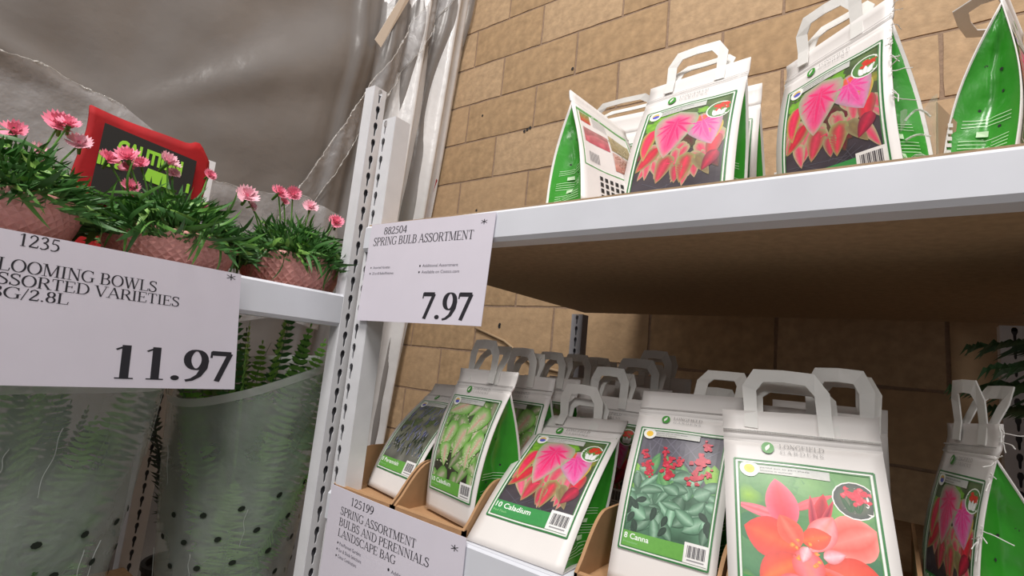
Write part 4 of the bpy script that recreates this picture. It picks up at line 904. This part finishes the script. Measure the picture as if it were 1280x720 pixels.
# ------------------------------------------------------------------ sleeved ferns
def frond(mb, base, d, L, droop, w0, pairs, rr, up=Vector((0, 0, 1))):
    p = Vector(base); d = Vector(d).normalized(); pts = [p.copy()]
    for i in range(pairs):
        d = (d + Vector((0, 0, -droop / pairs))).normalized(); p = p + d * (L / pairs); pts.append(p.copy())
    side0 = d.cross(up) + Vector((rr.uniform(-.5, .5), rr.uniform(-.2, 1.0), rr.uniform(-.3, .3))) * .7;
    if side0.length < .1: side0 = Vector((0, 1, 0))
    side0.normalize()
    for i in range(1, pairs + 1):
        t = i / pairs; w_ = w0 * math.sin(math.pi * min(1, .12 + .88 * (1 - t) ** .8)) ** .8 if t < .97 else w0 * .1
        w_ = w0 * min(1, t * 4) * (1 - t) ** .6 + .002
        dd = (pts[i] - pts[i - 1]).normalized(); hw = L / pairs * .44; sd = (side0 - dd * side0.dot(dd)).normalized()
        for s in (-1, 1):
            a = pts[i]; tip = a + sd * s * w_ + dd * w_ * .35 + Vector((0, 0, -.12 * w_ + rr.uniform(-.35, .25) * w_)); m_ = lerp(a, tip, .5)
            nn = dd * hw; mb.add([a - nn * .6, m_ - nn, tip, m_ + nn * .7, a + nn * .6], [(0, 1, 2, 3, 4)])
    return pts
def fern(label, c, n, Lr, mats, group, seed, zbase, tilt=(0, 0), spread=.55, sleeve=None, potr=.06):
    rr = random.Random(seed); t = thing('sleeved_fern' if sleeve else 'fern', label, 'potted plant', (c[0], c[1], zbase), group)
    pot = MB(); prof = [(0, 0), (potr * .8, 0), (potr, .09), (potr * 1.05, .09), (potr * 1.05, .1), (potr * .9, .1), (potr * .88, .085), (0, .085)]
    pot.grid(lambda u, v: (lambda q: Vector((c[0] + q[0] * math.cos(u * 6.28318), c[1] + q[0] * math.sin(u * 6.28318), zbase + q[1])))(prof[round(v * 7)]), 28, 7)
    build(pot, 'pot', mat('dark_pot', (34, 34, 34), .6), t)
    for k in range(n):
        a = 2 * math.pi * (k + rr.random() * .6) / n; s_ = spread * rr.uniform(.2, 1)
        mb = MB(); L = rr.uniform(*Lr)
        pts = frond(mb, (c[0], c[1], zbase + .09), (math.cos(a) * s_ * (1.5 if k % 3 == 0 and sleeve else 1) + tilt[0], math.sin(a) * s_ * (1.5 if k % 3 == 0 and sleeve else 1) + tilt[1], 1), L * (.62 if k % 3 == 0 and sleeve else 1), rr.uniform(.05, .3), rr.uniform(.050, .064), 46, rr)
        mb.tube(pts, .0014, 4, .0005)
        build(mb, 'frond', mats[k % len(mats)], t)
    if sleeve:
        r0, r1, z1, tz, ph = sleeve
        def sp(u, v, k=0):
            a = u * 6.28318; r = lerp(r0, r1, v ** .85) * (1 + .035 * math.sin(a * 3 + ph + 2 * v) + .018 * math.sin(a * 7 + 5 * v + ph) * v + .012 * noise.noise(Vector((math.cos(a) * 3, math.sin(a) * 3, v * 7 + ph))))
            ztop = z1 + tz * math.sin(a) + .010 * math.sin(a * 2 + ph)
            return Vector((c[0] + tilt[0] * .3 * v + (r + k) * math.cos(a), c[1] + tilt[1] * .3 * v + (r + k) * math.sin(a), lerp(zbase + .002, ztop, v)))
        sm = MB(); sm.grid(sp, 96, 50); build(sm, 'plastic_sleeve', M_sleeve, t, smooth=True)
        rm_ = MB(); rm_.grid(lambda u, v: sp(u, 1 - .028 * (1 - v), .001 + .004 * v), 96, 2); build(rm_, 'sleeve_lip', M_rim, t, smooth=True)
        for j in range(7):
            for i in range(14):
                u = (i + .5 * (j % 2)) / 14; v = .10 + j * .085
                if math.cos(u * 6.28318) < -.2: continue
                cc = sp(u, v, .002); e1 = (sp(u + .004, v, .002) - sp(u - .004, v, .002)).normalized(); e2 = (sp(u, v + .01, .002) - sp(u, v - .01, .002)).normalized()
                hl = MB(); hl.add([cc + (e1 * math.cos(q * .785) + e2 * math.sin(q * .785) * .8) * .006 for q in range(8)], [tuple(range(8))])
                build(hl, 'vent_hole', mat('sleeve_hole_shade', (26, 36, 24), .8), t)
        for q in range(12):
            cr = MB(); u0 = rr.random(); v0 = rr.uniform(.2, .8); sl = rr.uniform(-.12, .12); lv = rr.uniform(.08, .2); pts = [sp(u0 + .002 * math.sin(k * .5 + q) + sl * lv * k / 20, min(1, v0 + lv * k / 20), .0012) for k in range(21)]
            cr.tube(pts, .0004, 4, .0007); build(cr, 'sleeve_glint', M_rim, t)  # pale tubes standing in for glints on the sleeve wrinkles
    return t
GF = 'ferns in clear sleeves under the left rack shelf'
fern('fern in a clear perforated sleeve beside the white post, lime tips showing', (-1.0, .535), 40, (.44, .60), [M_fern, M_fernd, M_fern], GF, 4, -.6095, spread=.34, sleeve=(.085, .150, -.060, .045, 1.0))
fern('dark fern in a clear perforated sleeve below the 11.97 card', (-.99, .215), 34, (.36, .50), [M_fernd, M_fernd, M_fern], GF, 8, -.6095, spread=.36, sleeve=(.085, .140, -.085, .02, 2.6))
fern('deep green fern in a clear sleeve at the far left edge', (-1.0, -.10), 20, (.36, .50), [M_fernd], GF, 12, -.6095, spread=.36, sleeve=(.085, .140, -.09, .02, 4.0))
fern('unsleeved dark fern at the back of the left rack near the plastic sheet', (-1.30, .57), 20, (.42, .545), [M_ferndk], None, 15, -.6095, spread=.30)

# ------------------------------------------------------------------ palm at the right edge of the lower shelf
t = thing('potted_palm', 'dark feathery palm fronds reaching in from the right edge of the lower shelf', 'potted plant', (.36, .80, -.2335))
pt = MB(); pt.tube([(.36, .80, -.2333), (.36, .80, -.13)], .055, 24, .07); build(pt, 'pot', mat('dark_pot', (34, 34, 34), .6), t)
pt = MB(); pt.tube([(.36, .80, -.133), (.355, .80, -.06), (.36, .80, .012)], .012, 10, .008); build(pt, 'trunk', mat('palm_trunk', (84, 66, 46), .8), t)
rr = random.Random(3)
for k, (dx, dy, dz, L, dr) in enumerate([(-1, -.30, .45, .30, .6), (-1, -.12, .22, .31, .35), (-.9, -.45, .75, .30, .7), (-1, .05, .05, .27, .15), (-1, -.2, .62, .31, .75), (-1, -.38, .10, .24, .2), (.6, -.2, 1, .3, .9), (.3, .4, 1, .3, .9), (.9, 0, .4, .26, .5)]):
    mb = MB(); p = Vector((.36, .80, .010)); d = Vector((dx, dy, dz)).normalized(); pts = [p.copy()]; NP = 40
    for i in range(NP): d = (d + Vector((0, 0, -dr / NP))).normalized(); p = p + d * L / NP; pts.append(p.copy())
    mb.tube(pts, .002, 5, .0008)
    for i in range(5, NP + 1):
        t_ = i / NP; Lp = .070 * math.sin(math.pi * (t_ * .80 + .14)); dd = (pts[i] - pts[i - 1]).normalized(); sd = dd.cross(Vector((0, 0, 1))).normalized()
        for s_ in (-1, 1):
            e = (sd * s_ * .7 + dd * .8 + Vector((0, 0, rr.uniform(-.3, .3)))).normalized(); m_ = pts[i] + e * Lp * .5; tip = pts[i] + e * Lp + Vector((0, 0, -.010)); wv = Vector((0, 0, 1)).cross(e).normalized().cross(e).normalized() * .0034 + sd * .0022
            mb.add([pts[i], m_ + wv, tip, m_ - wv], [(0, 1, 2, 3)])
    build(mb, 'frond', M_palm, t)

# ------------------------------------------------------------------ lift everything from eye-relative height to the floor datum
for o in list(C.objects):
    if o.parent is None and o.type in ('MESH', 'EMPTY'): o.location.z += CZ
for o in C.objects:
    if '_org' in o: del o['_org']
